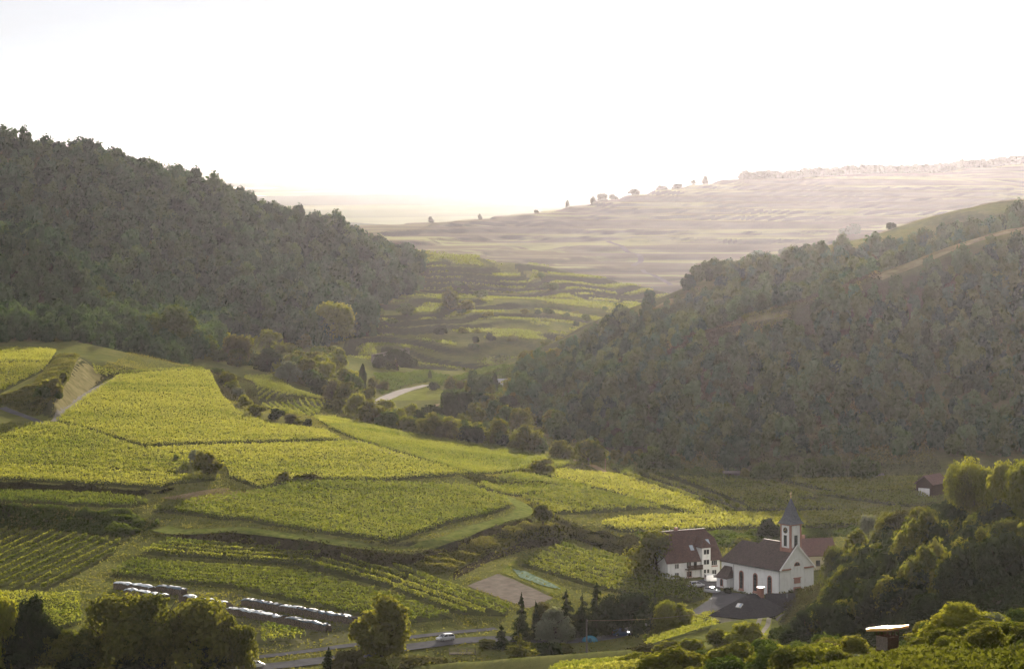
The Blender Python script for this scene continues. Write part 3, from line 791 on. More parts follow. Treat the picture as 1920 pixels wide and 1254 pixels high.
# ---- trees one by one (column, foot row, top row, width)
# bottom left clump
gl = "big trees along the lower left edge"
T(8,1262,1103,90,'broad','lit',"yellow green tree cut by the bottom left corner",group=gl)
T(62,1260,1110,100,'broad','dark',"dark ragged tree second from the left in the bottom left clump",group=gl)
T(115,1264,1165,90,'bush','olive',"low dark bush between the ragged tree and the big olive tree",group=gl)
T(168,1262,1172,90,'broad','olive',"smaller olive tree in front of the small vineyard patch",group=gl)
T(222,1260,1096,145,'broad','olive',"big olive tree in front of the left end of the timber stacks",group=gl)
T(295,1263,1104,125,'broad','olive',"tall olive tree in the middle of the bottom left clump",group=gl)
T(370,1260,1100,150,'broad','olive',"broad olive tree hiding the middle of the timber stacks",group=gl)
T(425,1262,1148,80,'broad','olive',"short olive tree at the right flank of the bottom left clump",group=gl)
T(455,1256,1160,58,'broad','olive',"rightmost small tree of the bottom left clump beside the road",group=gl)
T(30,1275,1195,110,'bush','dark',"dark undergrowth bush at the very bottom left",group=gl)
T(130,1275,1200,110,'bush','dark',"dark undergrowth bush under the smaller olive tree",group=gl)
T(260,1275,1190,120,'bush','dark',"dark undergrowth bush under the tall olive tree",group=gl)
T(390,1272,1195,110,'bush','dark',"dark undergrowth bush under the broad olive tree",group=gl)
# along the road
T(715,1230,1109,120,'broad','olive',"large round roadside tree left of the white car")
T(616,1262,1212,40,'conifer','dark',"small dark spruce at the bottom edge below the road")
T(652,1264,1206,62,'bush','brown',"reddish brown bush left of the large roadside tree")
T(700,1268,1228,60,'bush','olive',"low bush below the large roadside tree")
T(790,1268,1228,110,'bush','brown',"greyish brown bush below the footbridge")
T(868,1266,1236,50,'bush','lit',"light shrub at the bottom edge right of the footbridge")
T(978,1206,1114,50,'conifer','dark',"dark pointed conifer at the right end of the visible road")
T(1004,1200,1124,34,'conifer','dark',"slim conifer between the dark conifer and the grey willow")
T(1042,1206,1134,76,'broad','silver',"greyish willow in front of the dark conifer grove")
T(1022,1192,1120,50,'broad','brown',"brownish tree behind the grey willow")
T(940,1216,1170,44,'conifer','dark',"low dark conifer at the roadside right of the white car")
T(912,1212,1196,44,'bush','olive',"low roadside bush right of the footbridge")
T(975,1262,1184,120,'conifer','olive',"spreading olive conifer at the bottom edge below the dark conifers")
T(1028,1250,1196,56,'broad','dark',"dark small tree right of the spreading olive conifer")
T(1060,1224,1200,30,'bush','olive',"bush left of the utility pole")
gg = "dark conifer grove by the farm track"
T(1062,1194,1104,60,'conifer','dark',"leftmost broad conifer of the dark grove",group=gg)
T(1092,1194,1108,56,'conifer','dark',"second conifer from the left in the dark grove",group=gg)
T(1118,1194,1088,58,'conifer','dark',"tallest pointed conifer of the dark grove",group=gg)
T(1148,1192,1112,60,'broad','dark',"blunt dark tree right of the tallest grove conifer",group=gg)
T(1185,1190,1100,84,'broad','dark',"large round dark tree at the right end of the grove",group=gg)
T(1228,1180,1102,40,'conifer','dark',"single dark conifer between the grove and the yellow green trees")
T(1250,1190,1116,54,'broad','lit',"taller yellow green tree left of the low dark roof",580)
T(1280,1186,1128,48,'broad','lit',"shorter yellow green tree touching the low dark roof",580)
# around the village
T(1230,1080,984,112,'dome','olive',"big olive tree against the left end of the rectory")
T(1440,1012,968,46,'broad','dark',"dark tree behind the church left of the tower")
T(1392,1022,1002,32,'bush','lit',"yellow bush behind the chancel roof")
T(1364,1112,1098,16,'bush','dark',"small dark shrub at the sacristy corner")
T(1341,1077,1065,12,'bush','green',"small green bush against the rectory wall")
T(1018,986,938,42,'lollipop','olive',"lone lollipop tree on the bank at the end of the big plot")
T(1020,889,852,54,'bush','olive',"round dark bush on the plateau above the lens shaped vineyard")
T(988,891,874,32,'bush','olive',"little bush left of the round dark bush")
T(392,893,840,66,'bush','olive',"round bush standing alone in the plateau vineyards")
T(366,872,840,30,'bush','silver',"silvery bush just behind the round lone bush")
T(532,905,878,28,'bush','olive',"upright shrub in the row of three on the plateau")
T(556,905,886,20,'bush','olive',"smallest shrub in the row of three on the plateau")
T(582,905,886,42,'bush','brown',"flat brownish shrub in the row of three on the plateau")
T(330,868,850,12,'bush','green',"tiny shrub at the plot corner left of the silvery bush")
for (x,b,t,w,m,d) in ((98,742,700,44,'olive',"tallest scrubby bush on the left earth bank"),(80,752,718,36,'green',"green bush low on the left earth bank"),(116,720,694,26,'olive',"small bush near the crest of the left earth bank"),(72,760,738,30,'olive',"bush at the foot of the left earth bank"),(108,748,722,24,'green',"little bush beside the bare face of the left earth bank")):
    T(x,b,t,w,'bush',m,d,group="bushes on the left earth bank")
# edge of the right hand fields
gr = "trees between the fields and the wooded hill"
T(1432,906,864,52,'broad','green',"first round tree in the row behind the field huts",group=gr)
T(1472,902,858,46,'broad','green',"second round tree in the row behind the field huts",group=gr)
T(1515,902,856,44,'broad','green',"third round tree in the row behind the field huts",group=gr)
T(1556,900,846,54,'broad','green',"tallest tree in the row behind the field huts",group=gr)
T(1622,902,852,68,'broad','green',"widest tree in the row left of the brown barn",group=gr)
T(1380,888,808,72,'broad','forest',"tall dark tree standing out at the foot of the wooded hill",group=gr)
T(1222,884,834,60,'broad','green',"round tree at the left end of the dull green vineyard",group=gr)
T(1262,886,850,40,'broad','green',"smaller tree beside the round tree at the dull green vineyard",group=gr)
T(1312,890,872,34,'bush','green',"bush at the far edge of the dull green vineyard",group=gr)
T(1104,872,818,62,'broad','olive',"dark crowned tree above the dirt track junction",group=gr)
T(1052,866,822,54,'broad','olive',"yellowish tree left of the tree above the junction",group=gr)
T(1170,872,855,30,'bush','green',"bush in the meadow behind the dirt track junction",group=gr)
gb = "trees of the belt along the valley stream"
BELT = [(694,797,748,62,'olive',"darkest rounded"),(722,800,776,36,'olive',"low wide"),(742,806,780,40,'green',"short green"),(768,812,780,46,'olive',"squat olive"),(806,822,773,58,'olive',"full crowned"),
 (838,828,784,44,'brown',"brownish"),(862,832,800,36,'olive',"small olive"),(884,836,792,52,'dark',"dark dense"),(906,838,798,32,'lit',"bright yellow green"),(936,840,778,54,'olive',"tall loose"),
 (946,844,812,26,'dark',"narrow dark"),(966,848,822,28,'olive',"low olive"),(992,852,794,60,'olive',"broad lit"),(975,846,800,38,'lit',"pale lit")]
for i,(x,b,t,w,m,d) in enumerate(BELT):
    ordn = ("by the road bend","left of the hedge garden","below the hedge garden","left of the stream","by the stream","right of the stream","behind the long vineyard edge","in mid belt","beside the dark dense one","towards the open meadow","in front of the tall loose one","at the vineyard corner","at the right end of the belt","behind the broad lit one")[i]
    T(x,b,t,w,'broad',m,d+" tree of the valley belt "+ordn,group=gb)
T(893,797,752,46,'broad','olive',"round sunlit tree standing alone by the valley pond")
T(860,790,724,64,'broad','dark',"dark tree group crown left of the round pond tree")
T(838,778,728,28,'broad','green',"light narrow tree left of the dark crown in the valley")
T(952,788,736,66,'broad','dark',"dark broad tree at the foot of the right hill near the pond")
T(915,775,735,44,'broad','olive',"olive tree behind the round pond tree")
T(928,737,700,13,'column','dark',"slim dark columnar tree far down the valley")
T(846,731,703,28,'broad','olive',"round tree at the far end of the white road")
T(812,732,714,24,'bush','dark',"dark bush beside the far end of the white road")
T(866,732,712,20,'bush','brown',"greyish bush right of the round tree on the valley road")
T(806,713,694,8,'column','dark',"tiny columnar tree above the far end of the white road")
T(680,737,684,16,'column','dark',"tall dark columnar tree beside the white road")
gc = "tree cluster below the left forest"
for (x,b,t,w,m,d) in [(540,716,672,46,'silver',"silvery grey tree at the left of the cluster"),(575,722,668,56,'olive',"tall sunlit tree at the back of the cluster"),(606,722,670,56,'lit',"brightest tree on top of the cluster"),(640,742,688,52,'olive',"tree in the middle of the cluster"),(598,742,704,50,'dark',"dark tree in the lower cluster"),(652,764,712,60,'olive',"large tree near the columnar tree"),(668,780,730,48,'lit',"round tree just left of the white road"),(622,752,712,42,'brown',"brownish tree low in the cluster"),(520,702,668,34,'lit',"small lit tree at the left end of the cluster"),(560,712,690,40,'olive',"low olive tree between silvery and sunlit trees"),(640,772,742,34,'olive',"small dark olive tree under the round lit tree"),(705,700,672,26,'bush','') if False else (700,728,706,26,'olive',"bushy tree right of the columnar tree"),(720,732,712,24,'brown',"dull shrub tree above the road bend")]:
    T(x,b,t,w,'broad',m,d,group=gc)
for (x,b,t,w,m,d) in [(428,722,694,34,'olive',"topmost bush in the gully"),(436,735,708,32,'lit',"second bush down the gully"),(448,748,722,26,'silver',"greyish bush in the gully"),(460,762,738,30,'lit',"yellowish bush in the gully"),(482,780,756,36,'olive',"wide bush at the gully foot"),(516,787,761,36,'dark',"dark round bush at the end of the steep row plot"),(544,794,772,30,'brown',"brownish bush right of the dark round one"),(577,802,782,18,'dark',"small dark bush at the tip of the gully hedge"),(560,798,784,22,'olive',"low bush near the tip of the gully hedge"),(405,700,686,30,'green',"green bush where the gully starts")]:
    T(x,b,t,w,'bush',m,d,group="bushes of the gully hedge")
ge = "trees at the foot of the left forest"
for (x,b,t,w,k,m,d) in [(325,694,570,120,'broad','green',"huge green tree in front of the left forest"),(268,690,598,80,'broad','green',"green tree left of the huge one"),(376,694,612,64,'broad','green',"green tree right of the huge one"),(445,688,620,56,'broad','brown',"brownish tree in front of the hillside rows"),(500,700,652,70,'broad','dark',"dark tree right of the brownish one"),(410,694,655,50,'broad','green',"shadowy tree between the huge and the brownish tree"),(505,650,616,46,'bush','lit',"lit bush on the hillside above the rows"),(628,640,556,78,'broad','lit',"bright rounded tree at the right foot of the left forest"),(684,622,552,62,'broad','forest',"dark tree right of the bright rounded one"),(590,640,585,50,'broad','forest',"dark tree left of the bright rounded one"),(208,588,545,44,'broad','green',"green tree by the hillside meadow"),(186,575,530,40,'broad','green',"taller green tree above the hillside meadow"),(540,660,640,34,'bush','lit',"small lit bush below the hillside rows"),(745,694,650,56,'broad','dark',"dark tree below the stone wall"),(712,690,662,30,'broad','dark',"small dark tree at the stone wall"),(770,690,668,30,'broad','dark',"dark bush tree right of the wall")]:
    T(x,b,t,w,k,m,d,ymin=1340 if x < 530 else 1480,group=ge)
gm = "shrubs and trees on the terraced hill"
for (x,b,t,w,m,d) in [(843,578,536,36,'olive',"tall tree in the middle of the terraced hill"),(872,582,560,38,'olive',"wide low tree right of the tall terrace tree"),(762,592,568,38,'green',"bush left of the tall terrace tree"),(828,628,606,26,'dark',"dark bush on a lower terrace"),(892,642,628,14,'dark',"small bush on the lower terraces"),(920,640,622,20,'dark',"dark bush right on the lower terraces"),(995,690,655,60,'olive',"wide tree at the right end of the terraces"),(1040,680,648,44,'olive',"tree at the base of the terraces near the right hill"),(900,560,540,30,'green',"bush on an upper terrace"),(1030,545,528,40,'green',"bush line at the upper right of the terraces"),(735,610,596,24,'green',"bush at the left end of the terraces"),(960,640,626,28,'olive',"bush under the green bank on the terraces")]:
    T(x,b,t,w,'bush' if b-t < 30 else 'broad',m,d,group=gm)
# ridges
T(1672,420,401,22,'bush','dark',"lone dark bush on the skyline of the right hill",ridge=(1300,1600))
T(1218,582,539,30,'broad','forest',"single tree on the lower skyline of the right hill")
for (x,b,t,w,d) in [(1600,440,418,36,"highest of the broad crowns on the right hill skyline"),(1420,492,466,40,"widest crown on the skyline of the right hill"),(1370,512,484,36,"crown on the right hill skyline left of the widest one"),(1330,520,494,30,"second lowest crown on the right hill skyline"),(1290,545,512,34,"lowest of the broad crowns on the right hill skyline"),(1585,440,426,26,"small crown leaning against the highest skyline crown"),(1470,480,464,26,"small crown above the widest one on the right hill skyline")]:
    T(x,b,t,w,'broad','forest',d,group="skyline trees of the right hill")
for (x,b,t,w,k,d) in [(1323,348,319,18,'broad',"tall lone tree on the far ridge left of the tree row"),(1300,350,334,14,'bush',"bush left of the lone ridge tree"),(1130,372,346,24,'broad',"rounded tree half way down the far ridge"),(1112,374,356,14,'broad',"small tree left of the rounded ridge tree"),(1150,370,352,20,'bush',"bush right of the rounded ridge tree"),(1064,378,357,9,'column',"pointed tree on the far ridge"),(900,392,372,10,'bush',"tiny tree on the left shoulder of the far ridge"),(1005,384,372,12,'bush',"tiny bush on the far ridge below the pointed tree"),(808,410,390,12,'bush',"tiny tree near the left end of the far ridge"),(1190,366,346,30,'bush',"flat bush on the far ridge"),(1240,362,344,26,'bush',"second flat bush on the far ridge"),(1270,358,338,26,'bush',"third flat bush on the far ridge beside the lone tree")]:
    T(x,b,b-(b-t)*.75,w*.85,k,'dark',d,ridge=(2700, 4300),group="far ridge trees")
x = 1398
while x < 1935:
    h = 16 + 8*rng.random() + 4*(x-1400)/520
    T(x, 300, 300 - h, 22+9*rng.random(), 'dome' if rng.random() < .8 else 'bush','dark',"tree in the dense row along the far ridge",ridge=(2700, 4300),group="tree row on the far ridge")
    x += 5 + 4*rng.random()
# near right wood
gw = "trees of the wooded slope on the near right"
for (x,b,t,w,k,m,d) in [(1798,1010,872,66,'thin','lit',"slender sunlit tree right of the brown barn"),(1826,1005,864,84,'thin','lit',"middle slender tree with bare trunks"),(1864,1000,872,80,'thin','lit',"right slender tree with bare trunks"),(1812,1015,892,50,'thin','olive',"slender dull tree between the sunlit ones"),(1886,1012,856,84,'broad','lit',"tall lit tree near the right edge of the wood"),(1925,1010,840,90,'broad','lit',"highest tree at the right edge of the picture"),(1852,962,906,46,'broad','silver',"silvery tree in the upper right wood"),(1722,1010,942,54,'broad','olive',"olive tree below the brown barn"),(1690,1030,960,66,'thin','brown',"thin brownish tree below the barn"),(1665,1045,960,46,'thin','olive',"thin tree at the upper edge of the wood"),(1628,1040,962,38,'thin','silver',"thin greyish tree at the upper edge of the wood"),(1650,1060,985,60,'broad','olive',"olive tree in the upper wood"),(1606,1075,988,72,'broad','olive',"broad olive tree right of the church"),(1570,1110,1012,56,'broad','olive',"lit olive tree against the church gable"),(1745,1065,950,86,'broad','olive',"wide olive tree in the middle wood"),(1700,1090,1010,90,'broad','olive',"rounded tree under the wide olive one"),(1820,1070,985,90,'broad','dark',"dark tree in the upper right wood"),(1870,1100,1000,90,'broad','dark',"second dark tree in the upper right wood"),(1790,1120,1040,80,'broad','dark',"dark tree above the foreground bush"),(1640,1130,1050,90,'broad','dark',"dark tree in the heart of the wood"),(1585,1160,1085,84,'broad','dark',"dark tree in the lower left wood"),(1546,1176,1120,60,'broad','dark',"dark tree at the left foot of the wood"),(1508,1204,1142,70,'broad','dark',"dark leafy tree above the curved track"),(1560,1205,1120,90,'broad','dark',"dark tree left of the look-out"),(1690,1150,1080,90,'broad','dark',"dark tree right behind the look-out"),(1740,1180,1100,90,'broad','dark',"dark tree between look-out and bush"),(1486,1228,1176,60,'broad','dark',"lowest dark tree beside the curved track"),(1900,1060,960,90,'broad','olive',"olive tree below the highest one"),(1548,1150,1092,36,'broad','olive',"small olive tree in front of the church door")]:
    T(x,b,t,w,k,m,d,ymin=510,group=gw)
# foreground shrubs on the camera's own slope
gf = "foreground shrubs along the bottom right"
for (x,b,t,w,m,d,ym) in [(1792,1236,1112,140,'lit',"large sunlit bush right of the look-out",290),(1845,1232,1135,80,'silver',"greyish bush behind the large sunlit one",290),(1590,1262,1182,92,'olive',"dark olive bush left of the look-out",330),(1548,1262,1192,90,'brown',"greyish brown bush left of the olive one",330),(1880,1230,1168,110,'lit',"sunlit shrub at the right edge",270),(1722,1270,1236,60,'lit',"low sunlit shrub right of the look-out's feet",290),(1760,1268,1206,100,'olive',"low olive shrub under the large bush",280),(1840,1262,1200,110,'olive',"low shrub right of centre at the bottom right",270),(1915,1262,1230,70,'lit',"pale shrub in the bottom right corner",250),(1598,1264,1220,60,'silver',"bluish low shrub in front of the olive bush",320),(1500,1264,1212,90,'olive',"shrub under the curved track",350),(1440,1262,1216,80,'lit',"yellow shrub at the bottom edge under the track",360),(1380,1260,1220,90,'olive',"low shrub right of the foreground vines",370),(1330,1258,1216,70,'lit',"yellow shrub behind the foreground vines",380)]:
    T(x,b,t,w,'bush',m,d,ymin=ym,group=gf)
for (x,b,t,w,m,d) in [(1395,1218,1160,80,'lit',"yellow green shrub left of the curved track"),(1355,1212,1176,60,'olive',"olive shrub on the knoll"),(1425,1222,1186,56,'olive',"shrub hugging the curved track"),(1300,1220,1190,60,'lit',"bright shrub under the knoll vines"),(1255,1226,1196,60,'olive',"shrub at the left end of the knoll"),(1210,1226,1204,50,'brown',"dry shrub left of the knoll")]:
    T(x,b,t,w,'bush',m,d,ymin=510,group="shrubs on the knoll")

# ------------------------------------------------------------------ woods
xy = lambda p: (p[0], p[1])
LEFT = [xy(SY(-90,655,834)), xy(SY(60,665,834)), xy(SY(170,690,838)), xy(SY(330,692,848)), xy(SY(402,690,905)), xy(SY(425,655,1040)), xy(SY(480,645,1045)), xy(SY(600,655,1060)), xy(SY(705,640,1115)), xy(SY(712,600,1160)), xy(SY(792,568,1235)), xy(SY(792,562,1300)), xy(SY(700,500,1330)), xy(SY(600,440,1340)), xy(SY(420,375,1335)), xy(SY(200,305,1330)), (-480, 1985), (-520, 1320)]
RIGHT = [xy(SY(950,735,850)), xy(SY(985,797,816)), xy(SY(1100,846,740)), xy(SY(1300,884,690)), xy(SY(1500,888,678)), xy(SY(1920,880,678)), (380, 1000), (420, 1560), xy(SY(1920,373,1010)), xy(SY(1700,418,1006)), xy(SY(1600,440,990)), xy(SY(1450,478,975)), xy(SY(1330,505,960)), xy(SY(1260,550,938)), xy(SY(1130,634,930)), xy(SY(970,724,910))]
NEARW = [xy(S(1470,1215,13)), xy(SY(1480,1120,432)), xy(SY(1545,1030,462)), xy(SY(1700,1012,445)), xy(SY(1800,950,452)), xy(SY(1960,930,436)), (150, 560), (120, 480), xy(SY(1650,1160,365)), xy(SY(1540,1200,372))]

EDGE = ([1440,1460,1480,1510,1532,1546,1562,1600,1650,1700,1760,1800,1920], [1205,1172,1150,1126,1094,1045,1003,985,962,945,900,880,850])
def trim(rows):
    """the wood thins out to low scrub along its edge by the church"""
    out = []
    for x, y, z, h, w in rows:
        px = CX + F*x/y; lim = np.interp(px - .45*w*F/y, *EDGE)
        hm = ZC - (lim - HY)*y/F - z
        if hm < .7: continue
        h2 = min(h, hm); out.append((x, y, z, h2, w*min(1, .35 + .65*h2/h)))
    return np.array(out)
def crest_dist(lines, x, y):
    d = np.full(len(x), 1e9)
    for ln in lines:
        for (x1,y1),(x2,y2) in zip(ln[:-1], ln[1:]):
            L2 = max((x2-x1)**2+(y2-y1)**2, 1e-9)
            t = np.clip(((x-x1)*(x2-x1)+(y-y1)*(y2-y1))/L2, 0, 1)
            d = np.minimum(d, np.hypot(x-x1-t*(x2-x1), y-y1-t*(y2-y1)))
    return d
RIM = [[xy(SY(1930,375,1000)), xy(SY(1850,380,1005)), xy(SY(1700,420,1000)), xy(SY(1600,442,985)), xy(SY(1480,470,974))], [xy(SY(1920,408,808)), xy(SY(1850,425,800)), xy(SY(1700,495,785)), xy(SY(1640,520,779))], [xy(SY(1480,585,768)), xy(SY(1400,612,772)), xy(SY(1330,620,790))], [xy(SY(1270,548,937)), xy(SY(1235,565,930))]]
def wood(poly, step, hmin, hmax, clear=None):
    x, y = scatter(poly, step)
    if clear is not None:
        k = clear(x, y); x, y = x[k], y[k]
    h = hmin + (hmax-hmin)*np.clip(.25*rng.random(len(x)) + .75*vnoise(x, y, 22, 11)*1.2 - .1 + rng.normal(0,.16,len(x)), 0, 1.2)
    h = h*np.where(rng.random(len(x)) < .14, 1.3, np.where(rng.random(len(x)) < .25, .62, 1.0))
    return np.column_stack([x, y, ground(x, y) - .2, h, np.clip(h*(.66 + .36*rng.random(len(x))), 0, step*1.75)])
meadow = [xy(SY(165,560,985)), xy(SY(200,566,985)), xy(SY(285,598,1030)), xy(SY(290,618,1010)), xy(SY(215,612,975))]
hillrows = [at(386,628,1400), at(545,640,1400), at(560,668,1400), at(386,650,1400)]
wl_ = wood(LEFT, 7.6, 8, 17, lambda x, y: ~inside(meadow, x, y) & ~inside(hillrows, x, y))
def clear_r(x, y):
    rim = crest_dist(RIM, x, y) < 7 + 15*vnoise(x, y, 30, 21)
    gap = (vnoise(x, y, 16, 22) > .88)
    top = (y > 1395 + 30*vnoise(x, y, 25, 23)) & (x > 165)
    return ~(rim | gap | top)
wr_ = wood(RIGHT, 5.6, 4, 12, clear_r)
wn_ = trim(wood(NEARW, 4.6, 6, 10.5))
print("wood sizes", len(wl_), len(wr_), len(wn_), n_tree[0])

def near_tree(row, mats, label, group):
    x, y, z, h, w = row
    m = mats[int(rng.random()*len(mats))]
    return tree((x, y, z), h, w, 'broad' if rng.random() < .8 else 'bush', m, label, group, 1300 if h*F/y < 70 else 2600, int(rng.random()*4), "tree")
pickn = np.zeros(len(wn_), bool); pickn[rng.permutation(len(wn_))[:80]] = True
for row in wn_[pickn]:
    near_tree(row, ['dark','dark','olive','dark'], "dark leafy tree packed in the wood on the near right slope", "packed trees of the near right wood")
# the front trees of the hill wood one by one, the rest of it as a wood
sz = wr_[:,3]/wr_[:,1]
order = np.argsort(wr_[:,1] - wr_[:,3]*6)
front = order[:50]
for i in front:
    near_tree(wr_[i], ['forest','forest2'], "dark broadleaf tree along the foot of the right hill wood", "foot trees of the right hill wood")
rest = np.setdiff1d(np.arange(len(wr_)), front)

FP = []
for v in range(6):
    kind = ['dome','dome','bush','dome','broad','dome'][v]
    c, nr, t = crown_points(620, kind, 900+v)
    V4, F4 = leaf_quads(c, nr, 0.125*(.7+.6*np.random.default_rng(v).random(len(c))))
    FP.append((V4, F4, np.repeat(t, 4)))
def wood_object(name, rows, label, mats):
    """a far wood as one object: every tree stands on its own spot, its crown and trunk set out by geometry nodes"""
    protos = []
    for v, (V4, F4, t4) in enumerate(FP):
        po = bpy.data.objects.new("forest_crown", np_mesh("forest_crown", V4, F4, LM[mats[v % len(mats)]], {"tint": t4}))
        protos.append(po)
    pc = bpy.data.collections.new("forest_crowns")
    for p in protos: pc.objects.link(p)
    me = bpy.data.meshes.new(name)
    me.vertices.add(len(rows)); me.vertices.foreach_set("co", rows[:,:3].astype(np.float32).ravel())
    for an, arr in (("h", rows[:,3]), ("w", rows[:,4]), ("rot", rng.random(len(rows))*6.28), ("pick", rng.integers(0, 6, len(rows)).astype(float))):
        a = me.attributes.new(an, 'FLOAT', 'POINT'); a.data.foreach_set("value", arr.astype(np.float32))
    o = link(name, me)
    tag(o, label, kind="stuff")
    ng = bpy.data.node_groups.new("wood", 'GeometryNodeTree')
    ng.interface.new_socket("Geometry", in_out='INPUT', socket_type='NodeSocketGeometry')
    ng.interface.new_socket("Geometry", in_out='OUTPUT', socket_type='NodeSocketGeometry')
    nd, lk = ng.nodes, ng.links
    gi, go = nd.new("NodeGroupInput"), nd.new("NodeGroupOutput")
    ip = nd.new("GeometryNodeInstanceOnPoints"); ci = nd.new("GeometryNodeCollectionInfo")
    ci.inputs["Collection"].default_value = pc
    ci.inputs["Separate Children"].default_value = True
    ci.inputs["Reset Children"].default_value = True
    ip.inputs["Pick Instance"].default_value = True
    def attr(nm):
        a = nd.new("GeometryNodeInputNamedAttribute"); a.data_type = 'FLOAT'; a.inputs["Name"].default_value = nm
        return a.outputs["Attribute"]
    cs, cr = nd.new("ShaderNodeCombineXYZ"), nd.new("ShaderNodeCombineXYZ")
    w_, h_ = attr("w"), attr("h")
    lk.new(w_, cs.inputs[0]); lk.new(w_, cs.inputs[1]); lk.new(h_, cs.inputs[2]); lk.new(attr("rot"), cr.inputs[2])
    lk.new(gi.outputs[0], ip.inputs["Points"]); lk.new(ci.outputs[0], ip.inputs["Instance"])
    lk.new(attr("pick"), ip.inputs["Instance Index"]); lk.new(cr.outputs[0], ip.inputs["Rotation"]); lk.new(cs.outputs[0], ip.inputs["Scale"])
    lk.new(ip.outputs[0], go.inputs[0])
    md = o.modifiers.new("wood", 'NODES'); md.node_group = ng
    return o
wood_object("hill_wood", wr_[rest], "mixed scrubby wood covering the hill on the right", ['hill','forest2','hill','hill','forest2','forest'])
spur_ = (wl_[:,1] < 1475) & (wl_[:,0] < -100)
wood_object("spur_wood", wl_[spur_], "lighter green wood on the low spur before the left forest", ['spur','spur','forest2','spur','spur','forest2'])
wood_object("left_forest", wl_[~spur_], "dense dark broadleaf forest covering the hill on the left", ['forest','forest2','forest','forest','forest2','forest'])

wood_object("near_wood", wn_[~pickn], "dark trees and undergrowth filling the near right wood", ['dark','dark','olive','dark','olive','dark'])
for i, ln in enumerate(RIM):
    strip("dry_grass_rim", None, 10, M_RIM, 0.2, world=ln, step=3, label="dry grass along a spur of the right hill")
# hedges and trees that fill the valley belts
def belt(marks, n, h, kinds, label, group, ymin=650.0):
    P = [at(x, y, ymin) for x, y in marks]
    x, y = scatter(P, 3.0); k = rng.permutation(len(x))[:n]
    for i in k:
        hh = h[0] + (h[1]-h[0])*rng.random(); kd = 'broad' if rng.random() < .6 else 'bush'
        tree((x[i], y[i], float(ground(x[i], y[i]))-.2), hh, hh*(.75+.4*rng.random()), kd, kinds[int(rng.random()*len(kinds))], label, group, 1300, int(rng.random()*4), "tree")
belt([(520,712),(560,676),(640,690),(672,735),(690,762),(690,790),(650,765),(590,740)], 30, (7, 13), ['olive','green','olive','lit','green'], "leafy tree in the dense cluster left of the white road", "filling trees of the cluster")
belt([(690,800),(715,770),(800,790),(900,810),(1000,830),(1060,850),(1050,862),(960,846),(840,826),(740,806)], 40, (5, 9.5), ['olive','green','dark','lit','green'], "leafy tree in the long belt behind the tapering vineyard", "filling trees of the valley belt")
belt([(830,770),(860,735),(960,735),(990,790),(1080,835),(1030,840),(930,800)], 24, (6, 12), ['hill','olive','green'], "dull tree in the damp valley floor by the pond", "trees of the damp valley floor")
belt([(1060,850),(1200,858),(1330,885),(1420,893),(1330,893),(1150,872)], 22, (2.0, 4.5), ['green','forest2','olive'], "low bush in the rough meadow below the right hill", "bushes of the rough meadow")
belt([(400,700),(520,705),(520,665),(600,650),(660,665),(560,640),(400,640)], 16, (6, 11), ['forest2','olive','green','lit'], "tree in front of the left forest near the hillside rows", "trees round the hillside rows", 1330)
# shrubs of the camera's own slope
fx, fy = scatter([(12, 430), (22, 320), (26, 250), (26, 205), (56, 190), (70, 250), (75, 330), (80, 400), (60, 460), (40, 480)], 5.2)
sel = [i for i in rng.permutation(len(fx)) if not (1585 < CX + F*fx[i]/fy[i] < 1750 and fy[i] < 356) and 1040 < CX + F*fx[i]/fy[i] < 1960][:64]
sel.sort(key=lambda i: fx[i]/fy[i])
for q, i in enumerate(sel):
    m_ = ['olive','lit','green','olive','green'][int(rng.random()*5)]; hh = (2.0 + 2.0*rng.random()) * (.75 if fy[i] < 290 else 1.25)
    word = {'olive': "olive", 'lit': "sunlit yellow green", 'green': "dull green"}[m_]
    px = CX + F*fx[i]/fy[i]
    near = next(n for lim, n in ((1150, "at the left end of the foreground vines"), (1260, "behind the foreground vines"), (1340, "at the right end of the foreground vines"), (1430, "below the knoll"), (1500, "below the curved track"), (1560, "between the curved track and the look-out"), (1640, "just left of the look-out"), (1740, "just right of the look-out"), (1820, "under the large sunlit bush"), (1880, "near the bottom right corner"), (9999, "in the bottom right corner")) if px < lim)
    far = "nearer" if fy[i] < 285 else ("farther" if fy[i] > 390 else "middling")
    tree((fx[i], fy[i], float(ground(fx[i], fy[i]))-.2), hh, hh*(1.1+.6*rng.random()), 'bush', m_, "%s %s %s shrub %s" % (far, "tall" if hh > 2.4 else "low", word, near), "shrubs of the foreground slope", 3400, int(rng.random()*4))
# vines on the terraces of the two vineyard hills, too far to tell the rows apart
def terrace_vines(x0, x1, y0, y1, n, cover, size, smax, mat, label, e=1.5):
    x = rng.uniform(x0, x1, n); y = rng.uniform(y0, y1, n)
    sl = np.hypot(ground(x+e, y) - ground(x-e, y), ground(x, y+e) - ground(x, y-e)) / (2*e)
    m = (sl < smax) & (vnoise(x, y*2.2, 28*size, 31) > cover) & ~inside(LEFT, x, y)
    x, y = x[m], y[m]
    c = np.column_stack([x, y, ground(x, y) + .4 + 1.1*rng.random(len(x))])
    nr = rng.normal(size=(len(x), 3)); nr[:,2] += .9
    t = np.clip(.6*vnoise(x, y*2.2, 28*size, 32) + .5*rng.random(len(x)), 0, 1)
    o = empty("vineyard", (0, y0, 0)); tag(o, label, "vineyard", "vineyard plots of the valley")
    me = leaves_mesh("vines", c - np.array([0, y0, 0]), unit(nr), size*(.7+.6*rng.random(len(x))), t, mat)
    tag(link("vines", me, o), kind="stuff")
terrace_vines(-130, 140, 1585, 2070, 150000, .40, 1.0, .17, M_VINE, "vines on the stepped terraces of the middle hill")
